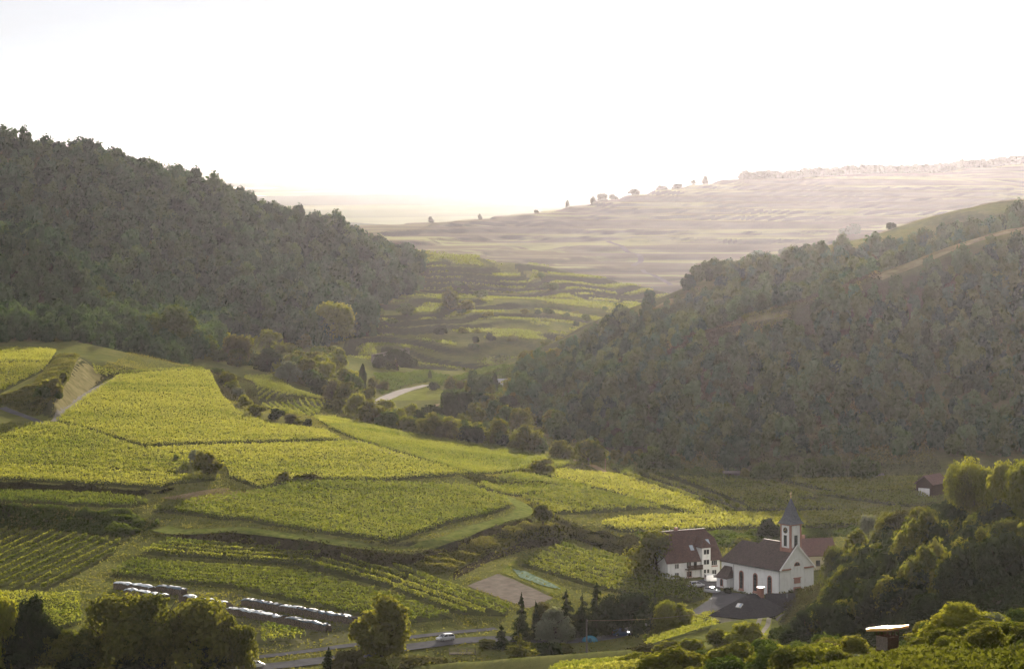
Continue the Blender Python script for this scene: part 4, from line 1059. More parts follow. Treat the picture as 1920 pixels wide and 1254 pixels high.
V([(388,630),(470,632),(548,650),(555,664),(470,655),(392,646)], [(392,646),(410,630)], "little hillside vineyard with steep rows at the foot of the left forest", True, 3.6, 5, .8, 1.7, 'y', 1330)

# rough grass and scrub of the banks and meadows: far too many tufts to count
PLOT_XY = SOILS
def scrub():
    n = 480000
    x = rng.uniform(-165, 150, n); y = rng.uniform(640, 1250, n)**1.0
    m = np.abs(x) < y*.19 + 6; x, y = x[m], y[m]
    e = 1.2
    sl = np.hypot(ground(x+e, y) - ground(x-e, y), ground(x, y+e) - ground(x, y-e)) / (2*e)
    free = np.ones(len(x), bool)
    for P in SOILS: free &= ~inside(P, x, y)
    for P in NOGROW: free &= ~inside(P, x, y)
    road = np.zeros(len(x), bool)
    for C, w in LANES: road |= crest_dist([[tuple(p) for p in C[::3]] + [tuple(C[-1])]], x, y) < w*.5 + .4
    nz = vnoise(x, y, 9, 41)
    p = np.clip((sl - .10)*3.2, 0, 1)*.9 + .26 + .5*(nz > .58)
    m = free & ~road & (rng.random(len(x)) < p)
    x, y, sl, nz = x[m], y[m], sl[m], nz[m]
    big = np.clip((sl - .12)*3, 0, 1)*(nz > .45)
    h = .12 + .35*rng.random(len(x)) + big*rng.random(len(x))*1.5
    c = np.column_stack([x, y, ground(x, y) + h])
    nr = rng.normal(size=(len(x), 3)); nr[:,2] += .8
    size = .45*(.6+.7*rng.random(len(x))) + .25*big
    t = np.clip(.5*rng.random(len(x)) + .5*vnoise(x, y, 14, 42), 0, 1)
    dk = (sl > .2) & (vnoise(x, y, 20, 43) < .7)
    for nm, k, mat, lab in (("grass", ~dk, M_TUFT, "rough grass on the meadows and banks"), ("scrub", dk, M_SCRUB, "low brown green scrub on the vineyard banks")):
        tag(link(nm, leaves_mesh(nm, c[k], unit(nr[k]), size[k], t[k], mat)), lab, kind="stuff")
M_TUFT = leaf_mat("grass_blade", (0.055, 0.070, 0.020), (0.17, 0.165, 0.055), 0.35)
M_SCRUB = leaf_mat("scrub_leaf", (0.018, 0.024, 0.011), (0.060, 0.058, 0.026), 0.2)
def undergrowth(name, poly, n, size, hmax, mat, label):
    x, y = rng.uniform(min(p[0] for p in poly), max(p[0] for p in poly), n), rng.uniform(min(p[1] for p in poly), max(p[1] for p in poly), n)
    m = inside(poly, x, y)
    for P in SOILS: m &= ~inside(P, x, y)
    for C, w in LANES: m &= crest_dist([[tuple(p) for p in C[::3]] + [tuple(C[-1])]], x, y) > w*.5 + .5
    x, y = x[m], y[m]
    nz = smooth01((vnoise(x, y, 3.4, 51) - .2)/.6)
    if name == 'undergrowth': m = ~((np.abs(CX + F*x/y - 1668) < 40) & (y < 352) & (y > 300)); x, y, nz = x[m], y[m], nz[m]
    c = np.column_stack([x, y, ground(x, y) + hmax*np.sqrt(rng.random(len(x)))*(.15 + .85*nz)])
    nr = rng.normal(size=(len(x), 3)); nr[:,2] += .7
    t = np.clip(.45*vnoise(x, y, 5, 52) + .35*rng.random(len(x)) + .45*(nz - .5), 0, 1)
    tag(link(name, leaves_mesh(name, c, unit(nr), size*(.6+.7*rng.random(len(x))), t, mat)), label, kind="stuff")
undergrowth("undergrowth", [(6, 455), (12, 330), (18, 200), (52, 190), (62, 300), (85, 470)], 210000, .42, .9, LM['under'], "tangled undergrowth of the foreground slope")
undergrowth("undergrowth", [xy(p) for p in (S(1440,1225,12), SY(1515,1160,440), SY(1560,1085,466), SY(1700,1030,455))] + [(135, 690), (135, 560), (100, 470), (62, 500)], 190000, .55, 1.8, LM['dark'], "dark undergrowth of the near right wood")
A_ = lambda *m: [at(x, y) for x, y in m]
undergrowth("scrub", A_((-30,950),(120,960),(240,964),(300,985),(228,1009),(100,996),(-30,990)), 60000, .55, 1.9, LM['green'], "bushy bank above the slanting vine rows")
undergrowth("scrub", A_((-30,905),(150,913),(303,926),(330,917),(250,932),(150,926),(-30,922)), 40000, .5, 1.2, M_SCRUB, "dark scrub under the yellow crest vineyard")
undergrowth("scrub", A_((777,1060),(868,1028),(960,990),(1035,984),(1062,1006),(985,1014),(920,1034),(850,1072),(800,1080)), 60000, .5, 1.5, M_TUFT, "yellow green shrubs on the bank under the curved track")
undergrowth("scrub", A_((1040,975),(1130,1003),(1200,1012),(1190,1060),(1130,1030),(1075,1010)), 60000, .5, 1.4, M_SCRUB, "dark scrub of the ditch behind the sloping vineyard")
undergrowth("scrub", A_((1190,1003),(1420,999),(1640,988),(1640,1000),(1420,1020),(1330,1030),(1200,1020)), 50000, .5, 1.3, LM['green'], "scrub between the vineyard band and the village roofs")
scrub()

# hedges and bushes on the terrace banks of the middle hill
for i in range(34):
    px, py = rng.uniform(700, 1150), rng.uniform(500, 690)
    g = at3(px, py, 1500)
    if inside(LEFT, np.array([g.x]), np.array([g.y]))[0] or g.y > 2080: continue
    hh = 2.0 + 3.5*rng.random()
    tree(g - Vector((0,0,.2)), hh, hh*(1.1+.7*rng.random()), 'bush', ['olive','hill','green'][i % 3], "bush on a terrace bank of the middle hill", "bushes on the terrace banks", 1300, i % 4)

undergrowth("undergrowth", A_((700,702),(800,696),(1000,694),(1080,692),(960,728),(990,792),(875,800),(832,768),(842,735),(806,716),(760,724),(715,742)), 80000, .9, 1.5, LM['green'], "rough hedges and garden scrub along the valley road")
undergrowth("scrub", A_((0,765),(-30,752),(60,722),(112,664),(150,668),(130,712),(100,752),(60,782)), 50000, .6, .8, M_TUFT, "tall grass on the left earth bank")
# ------------------------------------------------------------------ buildings
def box(x0, y0, z0, x1, y1, z1):
    v = [(x0,y0,z0),(x1,y0,z0),(x1,y1,z0),(x0,y1,z0),(x0,y0,z1),(x1,y0,z1),(x1,y1,z1),(x0,y1,z1)]
    return v, [(0,3,2,1),(4,5,6,7),(0,1,5,4),(1,2,6,5),(2,3,7,6),(3,0,4,7)]
def prism(poly, axis, d0, d1):
    """a polygon pulled along an axis: axis 'y' takes (x,z), axis 'x' takes (y,z), axis 'z' takes (x,y)"""
    def P(p, d): return {'y': (p[0], d, p[1]), 'x': (d, p[0], p[1]), 'z': (p[0], p[1], d)}[axis]
    n = len(poly)
    v = [P(p, d0) for p in poly] + [P(p, d1) for p in poly]
    f = [tuple(range(n))[::-1], tuple(range(n, 2*n))] + [(i, (i+1) % n, n+(i+1) % n, n+i) for i in range(n)]
    return v, f
def slab(quad, thick):
    """a roof plane with thickness: the outline given for its top side"""
    q = [Vector(p) for p in quad]
    n = (q[1]-q[0]).cross(q[2]-q[0]).normalized()
    if n.z < 0: n = -n
    v = [tuple(p) for p in q] + [tuple(p - n*thick) for p in q]
    k = len(q)
    return v, [tuple(range(k)), tuple(range(k, 2*k))[::-1]] + [(i, k+i, k+(i+1) % k, (i+1) % k) for i in range(k)]
def arch(cx, z0, w, h, n=10):
    r = w/2
    return [(cx-r, z0), (cx+r, z0)] + [(cx + r*math.cos(a), z0+h-r + r*math.sin(a)) for a in [math.pi*i/n for i in range(n+1)]]
def geo_mesh(name, geos, mat, bevel=0.0):
    V, Fc = join_geo(geos)
    me = bpy.data.meshes.new(name)
    me.from_pydata(V, [], Fc)
    bm = bmesh.new(); bm.from_mesh(me)
    bmesh.ops.recalc_face_normals(bm, faces=bm.faces)
    if bevel: bmesh.ops.bevel(bm, geom=[e for e in bm.edges if e.calc_face_angle(0) > .5], offset=bevel, segments=1, affect='EDGES')
    bm.to_mesh(me); bm.free()
    me.materials.append(mat)
    return me
def part(name, geos, mat, parent, bevel=0.0, label=None):
    if isinstance(geos, tuple): geos = [geos]
    return tag(link(name, geo_mesh(name, geos, mat, bevel), parent), label)

def wall_mat(name, col, stain=0.12):
    m, nt, nd, lk, out = new_mat(name)
    p = nd.new("ShaderNodeBsdfPrincipled"); p.inputs["Roughness"].default_value = .9; p.inputs["Specular IOR Level"].default_value = .1
    tc = nd.new("ShaderNodeTexCoord")
    mp = nd.new("ShaderNodeMapping"); mp.inputs["Scale"].default_value = (1, 1, .25); lk.new(tc.outputs["Object"], mp.inputs[0])
    n = noise(nd, lk, 1.1, 7, .7, mp.outputs[0])
    r = ramp(nd, [(.25, tuple(c*(1-stain*2.2) for c in col)), (.5, tuple(c*(1-stain*.3) for c in col)), (.8, col)])
    lk.new(n.outputs["Fac"], r.inputs[0]); lk.new(r.outputs[0], p.inputs["Base Color"]); lk.new(p.outputs[0], out.inputs["Surface"])
    return m
def roof_mat(name, c1, c2, sx=3.2, sy=2.6, spec=.15):
    """courses of tiles: rows of small tinted cells with a shadow line"""
    m, nt, nd, lk, out = new_mat(name)
    p = nd.new("ShaderNodeBsdfPrincipled"); p.inputs["Roughness"].default_value = .75; p.inputs["Specular IOR Level"].default_value = spec
    tc = nd.new("ShaderNodeTexCoord")
    n = noise(nd, lk, .8, 6, .7, tc.outputs["Object"])
    v = nd.new("ShaderNodeTexVoronoi"); v.inputs["Scale"].default_value = sx; lk.new(tc.outputs["Object"], v.inputs["Vector"])
    sp = nd.new("ShaderNodeSeparateColor"); lk.new(v.outputs["Color"], sp.inputs[0])
    f = math_node(nd, lk, 'ADD', math_node(nd, lk, 'MULTIPLY', n.outputs["Fac"], .65), math_node(nd, lk, 'MULTIPLY', sp.outputs[0], .35))
    r = ramp(nd, [(.25, c1), (.75, c2)]); lk.new(f, r.inputs[0]); lk.new(r.outputs[0], p.inputs["Base Color"])
    w = nd.new("ShaderNodeTexWave"); w.bands_direction = 'Z'; w.inputs["Scale"].default_value = sy; w.inputs["Distortion"].default_value = .3
    lk.new(tc.outputs["Object"], w.inputs["Vector"])
    b = nd.new("ShaderNodeBump"); b.inputs["Strength"].default_value = .5; b.inputs["Distance"].default_value = .06
    lk.new(w.outputs["Fac"], b.inputs["Height"]); lk.new(b.outputs[0], p.inputs["Normal"])
    lk.new(p.outputs[0], out.inputs["Surface"])
    return m
M_WHITE = wall_mat("white_plaster", (.82, .83, .83))
M_CREAM = wall_mat("cream_plaster", (.55, .50, .36))
M_SAND = wall_mat("red_sandstone", (.36, .19, .15))
M_ROOF = roof_mat("brown_tiles", (.050, .039, .035), (.100, .076, .068))
M_ROOFR = roof_mat("red_tiles", (.058, .036, .032), (.110, .064, .053))
M_ROOFD = roof_mat("dark_tiles", (.022, .022, .026), (.048, .045, .048))
M_ROOFB = roof_mat("barn_tiles", (.095, .056, .05), (.16, .09, .076))
M_SLATE = roof_mat("blue_slate", (.075, .085, .10), (.14, .15, .17), 4, 4)
M_GLASS = plain_mat("dark_glass", (.02, .025, .03), .12, .2, 2, spec=.5)
M_FRAME = plain_mat("white_paint", (.75, .75, .74), .5, .05, 2, spec=.3)
M_WOODD = plain_mat("dark_wood", (.055, .035, .024), .85, .35, 5)
M_WOODG = plain_mat("grey_wood", (.14, .125, .11), .85, .3, 4)
M_METAL = plain_mat("zinc", (.30, .31, .33), .45, .15, 3, metal=.7, spec=.5)
M_LOUVRE = plain_mat("louvre_green", (.03, .042, .04), .7, .2, 6)
M_GOLD = plain_mat("gilding", (.6, .42, .15), .55, .1, 3, metal=1.0, spec=.5)
M_BLACK = plain_mat("black_paint", (.02, .02, .022), .5, .2, 3, spec=.3)
M_SKYL = plain_mat("roof_glass", (.35, .42, .5), .12, .1, 2, spec=.6)

def window(parent, plane, u, v, z, w, h, depth_dir, frame=M_FRAME, bars=(1, 1), label=None):
    """a framed window on a wall: plane 'x' or 'y' (wall at that constant coordinate v), centre u, foot z"""
    d = depth_dir
    def B(u0, z0, u1, z1, e0, e1):
        a, b = sorted((v + d*e0, v + d*e1))
        return box(u0, a, z0, u1, b, z1) if plane == 'y' else box(a, u0, z0, b, u1, z1)
    t = .09
    fr = [B(u-w/2-t, z-t, u+w/2+t, z, -.02, .10), B(u-w/2-t, z+h, u+w/2+t, z+h+t, -.02, .10), B(u-w/2-t, z, u-w/2, z+h, -.02, .10), B(u+w/2, z, u+w/2+t, z+h, -.02, .10)]
    for i in range(1, bars[0]+1): fr.append(B(u-w/2+w*i/(bars[0]+1)-.035, z, u-w/2+w*i/(bars[0]+1)+.035, z+h, -.01, .075))
    for i in range(1, bars[1]+1): fr.append(B(u-w/2, z+h*i/(bars[1]+1)-.03, u+w/2, z+h*i/(bars[1]+1)+.03, -.01, .07))
    o = part("window", fr, frame, parent, label=label)
    part("pane", [B(u-w/2, z, u+w/2, z+h, -.03, .03)], M_GLASS, o)
    part("sill", [B(u-w/2-.18, z-t-.08, u+w/2+.18, z-t, -.02, .2)], frame, o)
    return o

# ---- the church
def church():
    c = empty("church", (68.5, 735.4, -1.2), math.atan2(.602, .80))
    tag(c, "white village church with brown roof, red sandstone trim and slate tower spire", "church")
    WX, LY, E, A = 11.6, 18.1, 8.2, 14.0        # width, length, eaves and ridge above the floor
    part("wall", [box(0, 0, 0, WX, LY, E), prism([(0, E), (WX, E), (WX/2, A-.1)], 'y', 0, .5)], M_WHITE, c)
    part("plinth", [box(-.12, -.12, -1, WX+.12, LY+.1, .55)], M_SAND, c)
    o = .45; zz = E - o*1.0
    s = (A-E)/(WX/2); t = .28
    zl = E - o*s
    rf = part("roof", [slab([(-o, -.35, zl+t), (-o, LY+o, zl+t), (WX/2, LY-5.6, A+t), (WX/2, -.35, A+t)], t),
                  slab([(WX+o, -.35, zl+t), (WX/2, -.35, A+t), (WX/2, LY-5.6, A+t), (WX+o, LY+o, zl+t)], t),
                  slab([(-o, LY+o, zl+t), (WX+o, LY+o, zl+t), (WX/2, LY-5.6, A+t)], t)], M_ROOF, c)
    part("ridge_tiles", [box(WX/2-.16, 5.0, A+t-.08, WX/2+.16, LY-5.5, A+t+.10)], M_ROOFR, rf)
    part("gutter", [box(-o-.14, -.3, zl-.02, -o, LY+o, zl+.14)], M_METAL, rf)
    part("downpipe", tube_np([(-.12, .25, 0), (-.12, .25, zl)], [.07, .07], 6), M_METAL, rf)
    part("downpipe", tube_np([(-.12, LY-.3, 0), (-.12, LY-.3, zl)], [.07, .07], 6), M_METAL, rf)
    # gable verge and cornices
    part("verge", [slab([(-o, -.42, zl+t+.05), (WX/2, -.42, A+t+.05), (WX/2, -.12, A+t+.05), (-o, -.12, zl+t+.05)], .42), slab([(WX+o, -.42, zl+t+.05), (WX/2, -.42, A+t+.05), (WX/2, -.12, A+t+.05), (WX+o, -.12, zl+t+.05)], .42)], M_FRAME, c)
    part("cornice", [box(-.1, -.32, E-.25, 3.5, -.002, E+.08)], M_SAND, c)
    part("cornice", [box(WX-3.5, -.32, E-.25, WX+.1, -.002, E+.08)], M_SAND, c)
    # shallow arched frame of the gable front
    ring = []
    R0, R1, zc_ = 2.25, 2.05, E + .3
    n = 14
    for i in range(n):
        a, b = math.pi*i/n, math.pi*(i+1)/n
        q = [(WX/2+R0*math.cos(a), zc_+R0*math.sin(a)), (WX/2+R0*math.cos(b), zc_+R0*math.sin(b)), (WX/2+R1*math.cos(b), zc_+R1*math.sin(b)), (WX/2+R1*math.cos(a), zc_+R1*math.sin(a))]
        ring.append(prism(q, 'y', -.14, .05))
    ring += [box(WX/2-R0, -.14, .6, WX/2-R1, .05, zc_), box(WX/2+R1, -.14, .6, WX/2+R0, .05, zc_)]
    part("gable_arch", ring, M_WHITE, c)
    half = lambda r, z: [(WX/2 + r*math.cos(a), z + r*math.sin(a)) for a in [math.pi*i/12 for i in range(13)]]
    w = part("window", [prism(half(1.02, E+.55), 'y', -.10, .05)], M_SAND, c, label="half round gable window in a red surround")
    part("pane", [prism(half(.78, E+.68), 'y', -.13, .0)], M_GLASS, w)
    part("muntin", [box(WX/2-.04, -.17, E+.68, WX/2+.04, -.02, E+1.42)], M_SAND, w)
    part("plaque", [box(WX/2-1.05, -.16, E-3.9, WX/2+1.05, .02, E-2.6), box(WX/2-1.3, -.22, E-2.6, WX/2+1.3, .02, E-2.38)], M_SAND, c, label="red sandstone tablet")
    d = part("door", [box(WX/2-1.25, -.14, 0, WX/2+1.25, .02, 3.4)], M_SAND, c)
    part("door_leaf", [box(WX/2-.95, -.18, 0, WX/2-.03, 0, 3.0)], M_WOODD, d); part("door_leaf", [box(WX/2+.03, -.18, 0, WX/2+.95, 0, 3.0)], M_WOODD, d)
    # tall arched side windows
    for y in (4.0, 9.5, 14.9):
        w = part("window", [prism(arch(y, 1.35, 1.75, 5.0), 'x', -.10, .05)], M_SAND, c, label="tall arched window with red sandstone surround")
        part("pane", [prism(arch(y, 1.75, 1.15, 4.3), 'x', -.13, 0)], M_GLASS, w)
        part("muntin", [box(-.17, y-.04, 1.75, -.05, y+.04, 5.9)] + [box(-.16, y-.55, z, -.06, y+.55, z+.06) for z in (2.6, 3.45, 4.3, 5.1)], M_WOODG, w)
        part("sill", [box(-.22, y-1.0, 1.1, .02, y+1.0, 1.36)], M_SAND, w)
    # chancel behind, lower and narrower
    CX0, CX1, CY = 2.3, 9.3, 25.4
    part("chancel_wall", [box(CX0, LY-.2, 0, CX1, CY, E-.3)], M_WHITE, c)
    m = (CX0+CX1)/2; e2 = E-.75
    part("chancel_roof", [slab([(CX0-.45, LY-3, e2), (CX0-.45, CY+.45, e2), (m, CY-4.2, 13.1), (m, LY-3, 13.1)], .25),
                          slab([(CX1+.45, LY-3, e2), (m, LY-3, 13.1), (m, CY-4.2, 13.1), (CX1+.45, CY+.45, e2)], .25),
                          slab([(CX0-.45, CY+.45, e2), (CX1+.45, CY+.45, e2), (m, CY-4.2, 13.1)], .25)], M_ROOF, c)
    window(c, 'x', 20.0, CX0, 5.1, 1.1, 1.7, -1, M_SAND)
    # sacristy
    part("sacristy_wall", [box(0, 20.7, 0, CX0, 24.7, 3.6)], M_WHITE, c)
    part("sacristy_plinth", [box(-.08, 20.62, -1, CX0-.05, 24.78, .95)], M_SAND, c)
    part("sacristy_roof", [slab([(-.35, 20.3, 3.5), (-.35, 25.1, 3.5), (CX0, 24.2, 6.4), (CX0, 21.2, 6.4)], .2),
                           slab([(-.35, 20.3, 3.5), (CX0, 20.3, 3.6), (CX0, 21.2, 6.4)], .2), slab([(-.35, 25.1, 3.5), (CX0, 25.1, 3.6), (CX0, 24.2, 6.4)], .2)], M_ROOF, c)
    w = part("window", [prism(arch(22.7, 1.3, 1.2, 2.0), 'x', -.08, .05)], M_SAND, c, label="small arched sacristy window")
    part("pane", [prism(arch(22.7, 1.5, .8, 1.65), 'x', -.11, 0)], M_GLASS, w)
    # tower
    tx, ty, h = WX/2, 2.35, 1.85
    z0, z1 = 10.2, 19.4
    tw = part("tower", [box(tx-h, ty-h, z0, tx+h, ty+h, z1)], M_WHITE, c)
    part("tower_base", [box(tx-h-.14, ty-h-.14, z0-2, tx+h+.14, ty+h+.14, 13.3)], M_SAND, tw)
    for sx in (-1, 1):
        for sy in (-1, 1):
            part("corner_stone", [box(tx+sx*h-.42 if sx > 0 else tx-h-.07, ty+sy*h-.42 if sy > 0 else ty-h-.07, 13.3, tx+h+.07 if sx > 0 else tx-h+.42, ty+h+.07 if sy > 0 else ty-h+.42, z1)], M_SAND, tw)
    part("tower_cornice", [box(tx-h-.2, ty-h-.2, z1-.35, tx+h+.2, ty+h+.2, z1+.05)], M_SAND, tw)
    for face in ('x', 'y'):
        U = ty if face == 'x' else tx
        v0 = (tx if face == 'x' else ty) - h
        bx = (lambda u0, u1, z0_, z1_, e: box(v0-e, u0, z0_, v0+.02, u1, z1_)) if face == 'x' else (lambda u0, u1, z0_, z1_, e: box(u0, v0-e, z0_, u1, v0+.02, z1_))
        lv = part("louvre_window", [bx(U-.78, U+.78, 13.5, 16.7, .05)], M_FRAME, tw)
        part("louvre", [bx(U-.55, U+.55, 13.7, 16.5, .08)] + [bx(U-.55, U+.55, 13.75+.28*i, 13.87+.28*i, .13) for i in range(10)], M_LOUVRE, lv)
    # clock on the side face: dark dial, gilded hands and hour marks
    disc = lambda r, e0, e1: prism([(ty + r*math.cos(2*math.pi*i/24), 17.75 + r*math.sin(2*math.pi*i/24)) for i in range(24)], 'x', tx-h-e1, tx-h-e0)
    ck = part("clock_face", [disc(.78, -.02, .10)], M_LOUVRE, tw)
    part("hour_marks", [prism([(ty + r_*math.cos(a+k), 17.75 + r_*math.sin(a+k)) for r_, k in ((.72,-.05),(.72,.05),(.58,.05),(.58,-.05))], 'x', tx-h-.13, tx-h-.09) for a in [math.pi*i/6 for i in range(12)]], M_GOLD, ck)
    def hand(a, L, wd):
        dx, dz = math.cos(a), math.sin(a)
        return prism([(ty-dz*wd, 17.75+dx*wd), (ty+dz*wd, 17.75-dx*wd), (ty+dx*L+dz*wd*.4, 17.75+dz*L-dx*wd*.4), (ty+dx*L-dz*wd*.4, 17.75+dz*L+dx*wd*.4)], 'x', tx-h-.16, tx-h-.12)
    part("clock_hand", [hand(.35, .42, .07)], M_GOLD, ck); part("clock_hand", [hand(1.9, .62, .05)], M_GOLD, ck)
    # spire: a flared pyramid
    sp = []
    rings = [(2.45, z1+.0), (1.95, z1+.75), (1.45, z1+1.9), (.95, z1+3.6), (.5, z1+5.1), (.12, z1+6.3)]
    V = []
    for r_, z in rings: V += [(tx-r_, ty-r_, z), (tx+r_, ty-r_, z), (tx+r_, ty+r_, z), (tx-r_, ty+r_, z)]
    Fc = [(0,3,2,1)] + [(4*i+k, 4*i+(k+1) % 4, 4*i+4+(k+1) % 4, 4*i+4+k) for i in range(len(rings)-1) for k in range(4)] + [(20,21,22,23)]
    s_ = part("spire", [(V, Fc)], M_SLATE, tw)
    part("spire_hatch", [box(tx-.22, ty-1.75, z1+1.7, tx+.22, ty-1.1, z1+2.3)], M_SLATE, s_)
    part("finial", [tube_np([(tx,ty,z1+6.2),(tx,ty,z1+6.6),(tx,ty,z1+6.75),(tx,ty,z1+6.95),(tx,ty,z1+7.1)], [.05,.06,.22,.22,.04], 8), box(tx-.04, ty-.04, z1+7.0, tx+.04, ty+.04, z1+8.1), box(tx-.3, ty-.04, z1+7.55, tx+.3, ty+.04, z1+7.63)], M_GOLD, s_)
church()

# ---- the rectory
def rectory():
    c = empty("house", (46.0, 768.6, -.6), math.atan2(.478, .878))
    tag(c, "pale three storey house with big red roof and balcony behind the church yard", "house")
    L0, L1, D, E, A = -5.2, 11.3, 11.0, 5.4, 12.2
    part("wall", [box(L0, 0, 0, L1, D, E)], M_WHITE, c)
    part("plinth", [box(L0-.06, -.06, -1.5, L1+.06, D, .55)], M_SAND, c)
    o = .6; s = (A-E)/(D/2)
    y0, y1, zl = -o, D+o, E-o*s+.2
    part("gable_wall", [prism([(0, E), (D, E), (D/2+2, A-2.6), (D/2-2, A-2.6)], 'x', L1-.4, L1), prism([(0, E), (D, E), (D/2+2, A-2.6), (D/2-2, A-2.6)], 'x', L0, L0+.4)], M_WHITE, c)
    hz = A-2.4; hy = (A-hz)/s
    rf = part("roof", [slab([(L0-o, y0, zl), (L1+o, y0, zl), (L1+o, D/2-hy, hz+.25), (L1-1.6, D/2, A+.3), (L0+1.6, D/2, A+.3), (L0-o, D/2-hy, hz+.25)], .25),
                       slab([(L0-o, y1, zl), (L0-o, D/2+hy, hz+.25), (L0+1.6, D/2, A+.3), (L1-1.6, D/2, A+.3), (L1+o, D/2+hy, hz+.25), (L1+o, y1, zl)], .25),
                       slab([(L1+o, D/2-hy, hz+.25), (L1+o, D/2+hy, hz+.25), (L1-1.6, D/2, A+.3)], .25), slab([(L0-o, D/2-hy, hz+.25), (L0-o, D/2+hy, hz+.25), (L0+1.6, D/2, A+.3)], .25)], M_ROOFR, c)
    part("ridge_tiles", [box(L0+1.5, D/2-.15, A+.22, L1-1.5, D/2+.15, A+.42)], M_ROOFR, rf)
    part("chimney", [box(1.0, D/2+.6, A-1.2, 1.8, D/2+1.4, A+1.0)], M_SAND, rf)
    for x in (3.0, 8.6):
        yy = 1.5 if x < 5 else 2.4; zz = zl + (yy+o)*s + .12
        part("skylight", [slab([(x, yy, zz), (x+1.1, yy, zz), (x+1.1, yy+1.0, zz+1.0*s), (x, yy+1.0, zz+1.0*s)], .12)], M_SKYL, rf)
    # the projecting stair bay with its own hipped roof
    b0, b1, bz = 5.0, 7.7, 8.7
    part("bay_wall", [box(b0, -.9, 0, b1, 3.2, bz)], M_WHITE, c)
    mid = (b0+b1)/2
    part("bay_roof", [slab([(b0-.5, -1.4, bz-.25), (b1+.5, -1.4, bz-.25), (mid, .6, bz+2.1)], .18), slab([(b0-.5, -1.4, bz-.25), (mid, .6, bz+2.1), (mid, 5.6, bz+2.1), (b0-.5, 3.4, bz-.25)], .18), slab([(b1+.5, -1.4, bz-.25), (b1+.5, 3.4, bz-.25), (mid, 5.6, bz+2.1), (mid, .6, bz+2.1)], .18)], M_ROOFR, c)
    for z in (6.6, 3.9): window(c, 'y', mid, -.9, z, 1.7, 1.25, -1, bars=(1, 0))
    d = part("door", [box(mid-1.0, -1.02, .1, mid+1.0, -.88, 2.7)], M_FRAME, c, label="white glazed double door")
    for k in (-.5, .5):
        for z in (.4, 1.6): part("pane", [box(mid+k-.3, -1.05, z, mid+k+.3, -.95, z+.95)], M_GLASS, d)
    # balcony on the left of the bay
    part("balcony", [box(.2, -1.5, 2.75, 4.95, 0, 2.95)], M_WOODD, c)
    bl = part("balustrade", [box(.2, -1.55, 3.9, 4.95, -1.45, 4.0), box(.2, -1.55, 3.0, 4.95, -1.47, 3.08)], M_WOODD, c)
    for i in range(24):
        if i == 0: me = geo_mesh("baluster", [box(0, -1.535, 3.05, .15, -1.485, 3.92)], M_WOODD)
        link("baluster", me, bl).location = (.22 + i*.198, 0, 0)
    window(c, 'y', 1.4, 0, 3.1, 1.3, 1.8, -1, bars=(1, 0)); window(c, 'y', 3.4, 0, 3.1, 1.0, 2.0, -1, bars=(0, 0))
    window(c, 'y', 1.5, 0, .9, 1.3, 1.3, -1, M_SAND, bars=(1, 0))
    part("porch_post", [box(.4, -1.4, 0, .55, -1.25, 2.75)], M_WOODD, c)
    window(c, 'y', 9.4, 0, 3.4, 1.7, 1.2, -1, bars=(2, 0)); window(c, 'y', 9.4, 0, .9, 1.3, 1.2, -1, bars=(1, 0))
    window(c, 'y', -2.4, 0, 3.3, 1.2, 1.2, -1, bars=(1, 0)); window(c, 'y', -2.4, 0, .9, 1.2, 1.2, -1, bars=(1, 0))
    part("flower_box", [box(8.5, -.35, 3.05, 10.3, -.08, 3.3)], M_SAND, c)
    part("downpipe", tube_np([(L1-.1, -.1, 0), (L1-.1, -.1, E)], [.06, .06], 6), M_METAL, c)
rectory()

# ---- red roofed house behind the church
def rear_house():
    c = empty("house", (77.2, 771, -.8), math.atan2(.25, .97))
    tag(c, "cream house with red tiled roof half hidden behind the church tower", "house")
    L, D, E, A = 10.0, 8.0, 6.6, 10.2
    part("wall", [box(0, 0, -1, L, D, E)], M_CREAM, c)
    part("gable_wall", [prism([(0, E), (D, E), (D/2, A-.2)], 'x', 0, .3), prism([(0, E), (D, E), (D/2, A-.2)], 'x', L-.3, L)], M_CREAM, c)
    s = (A-E)/(D/2)
    rf = part("roof", [slab([(-.6, -.6, E-.6*s+.2), (L+.6, -.6, E-.6*s+.2), (L+.6, D/2, A+.2), (-.6, D/2, A+.2)], .22), slab([(-.6, D+.6, E-.6*s+.2), (-.6, D/2, A+.2), (L+.6, D/2, A+.2), (L+.6, D+.6, E-.6*s+.2)], .22)], M_ROOFB, c)
    part("chimney", [box(2.2, D/2+.3, A-.8, 2.9, D/2+1.0, A+1.1)], M_SAND, rf)
    for x in (2.2, 5.0, 7.8): window(c, 'y', x, 0, 3.6, 1.0, 1.3, -1, M_WOODD, bars=(1, 0)); window(c, 'y', x, 0, .8, 1.0, 1.3, -1, M_WOODD, bars=(1, 0))
rear_house()

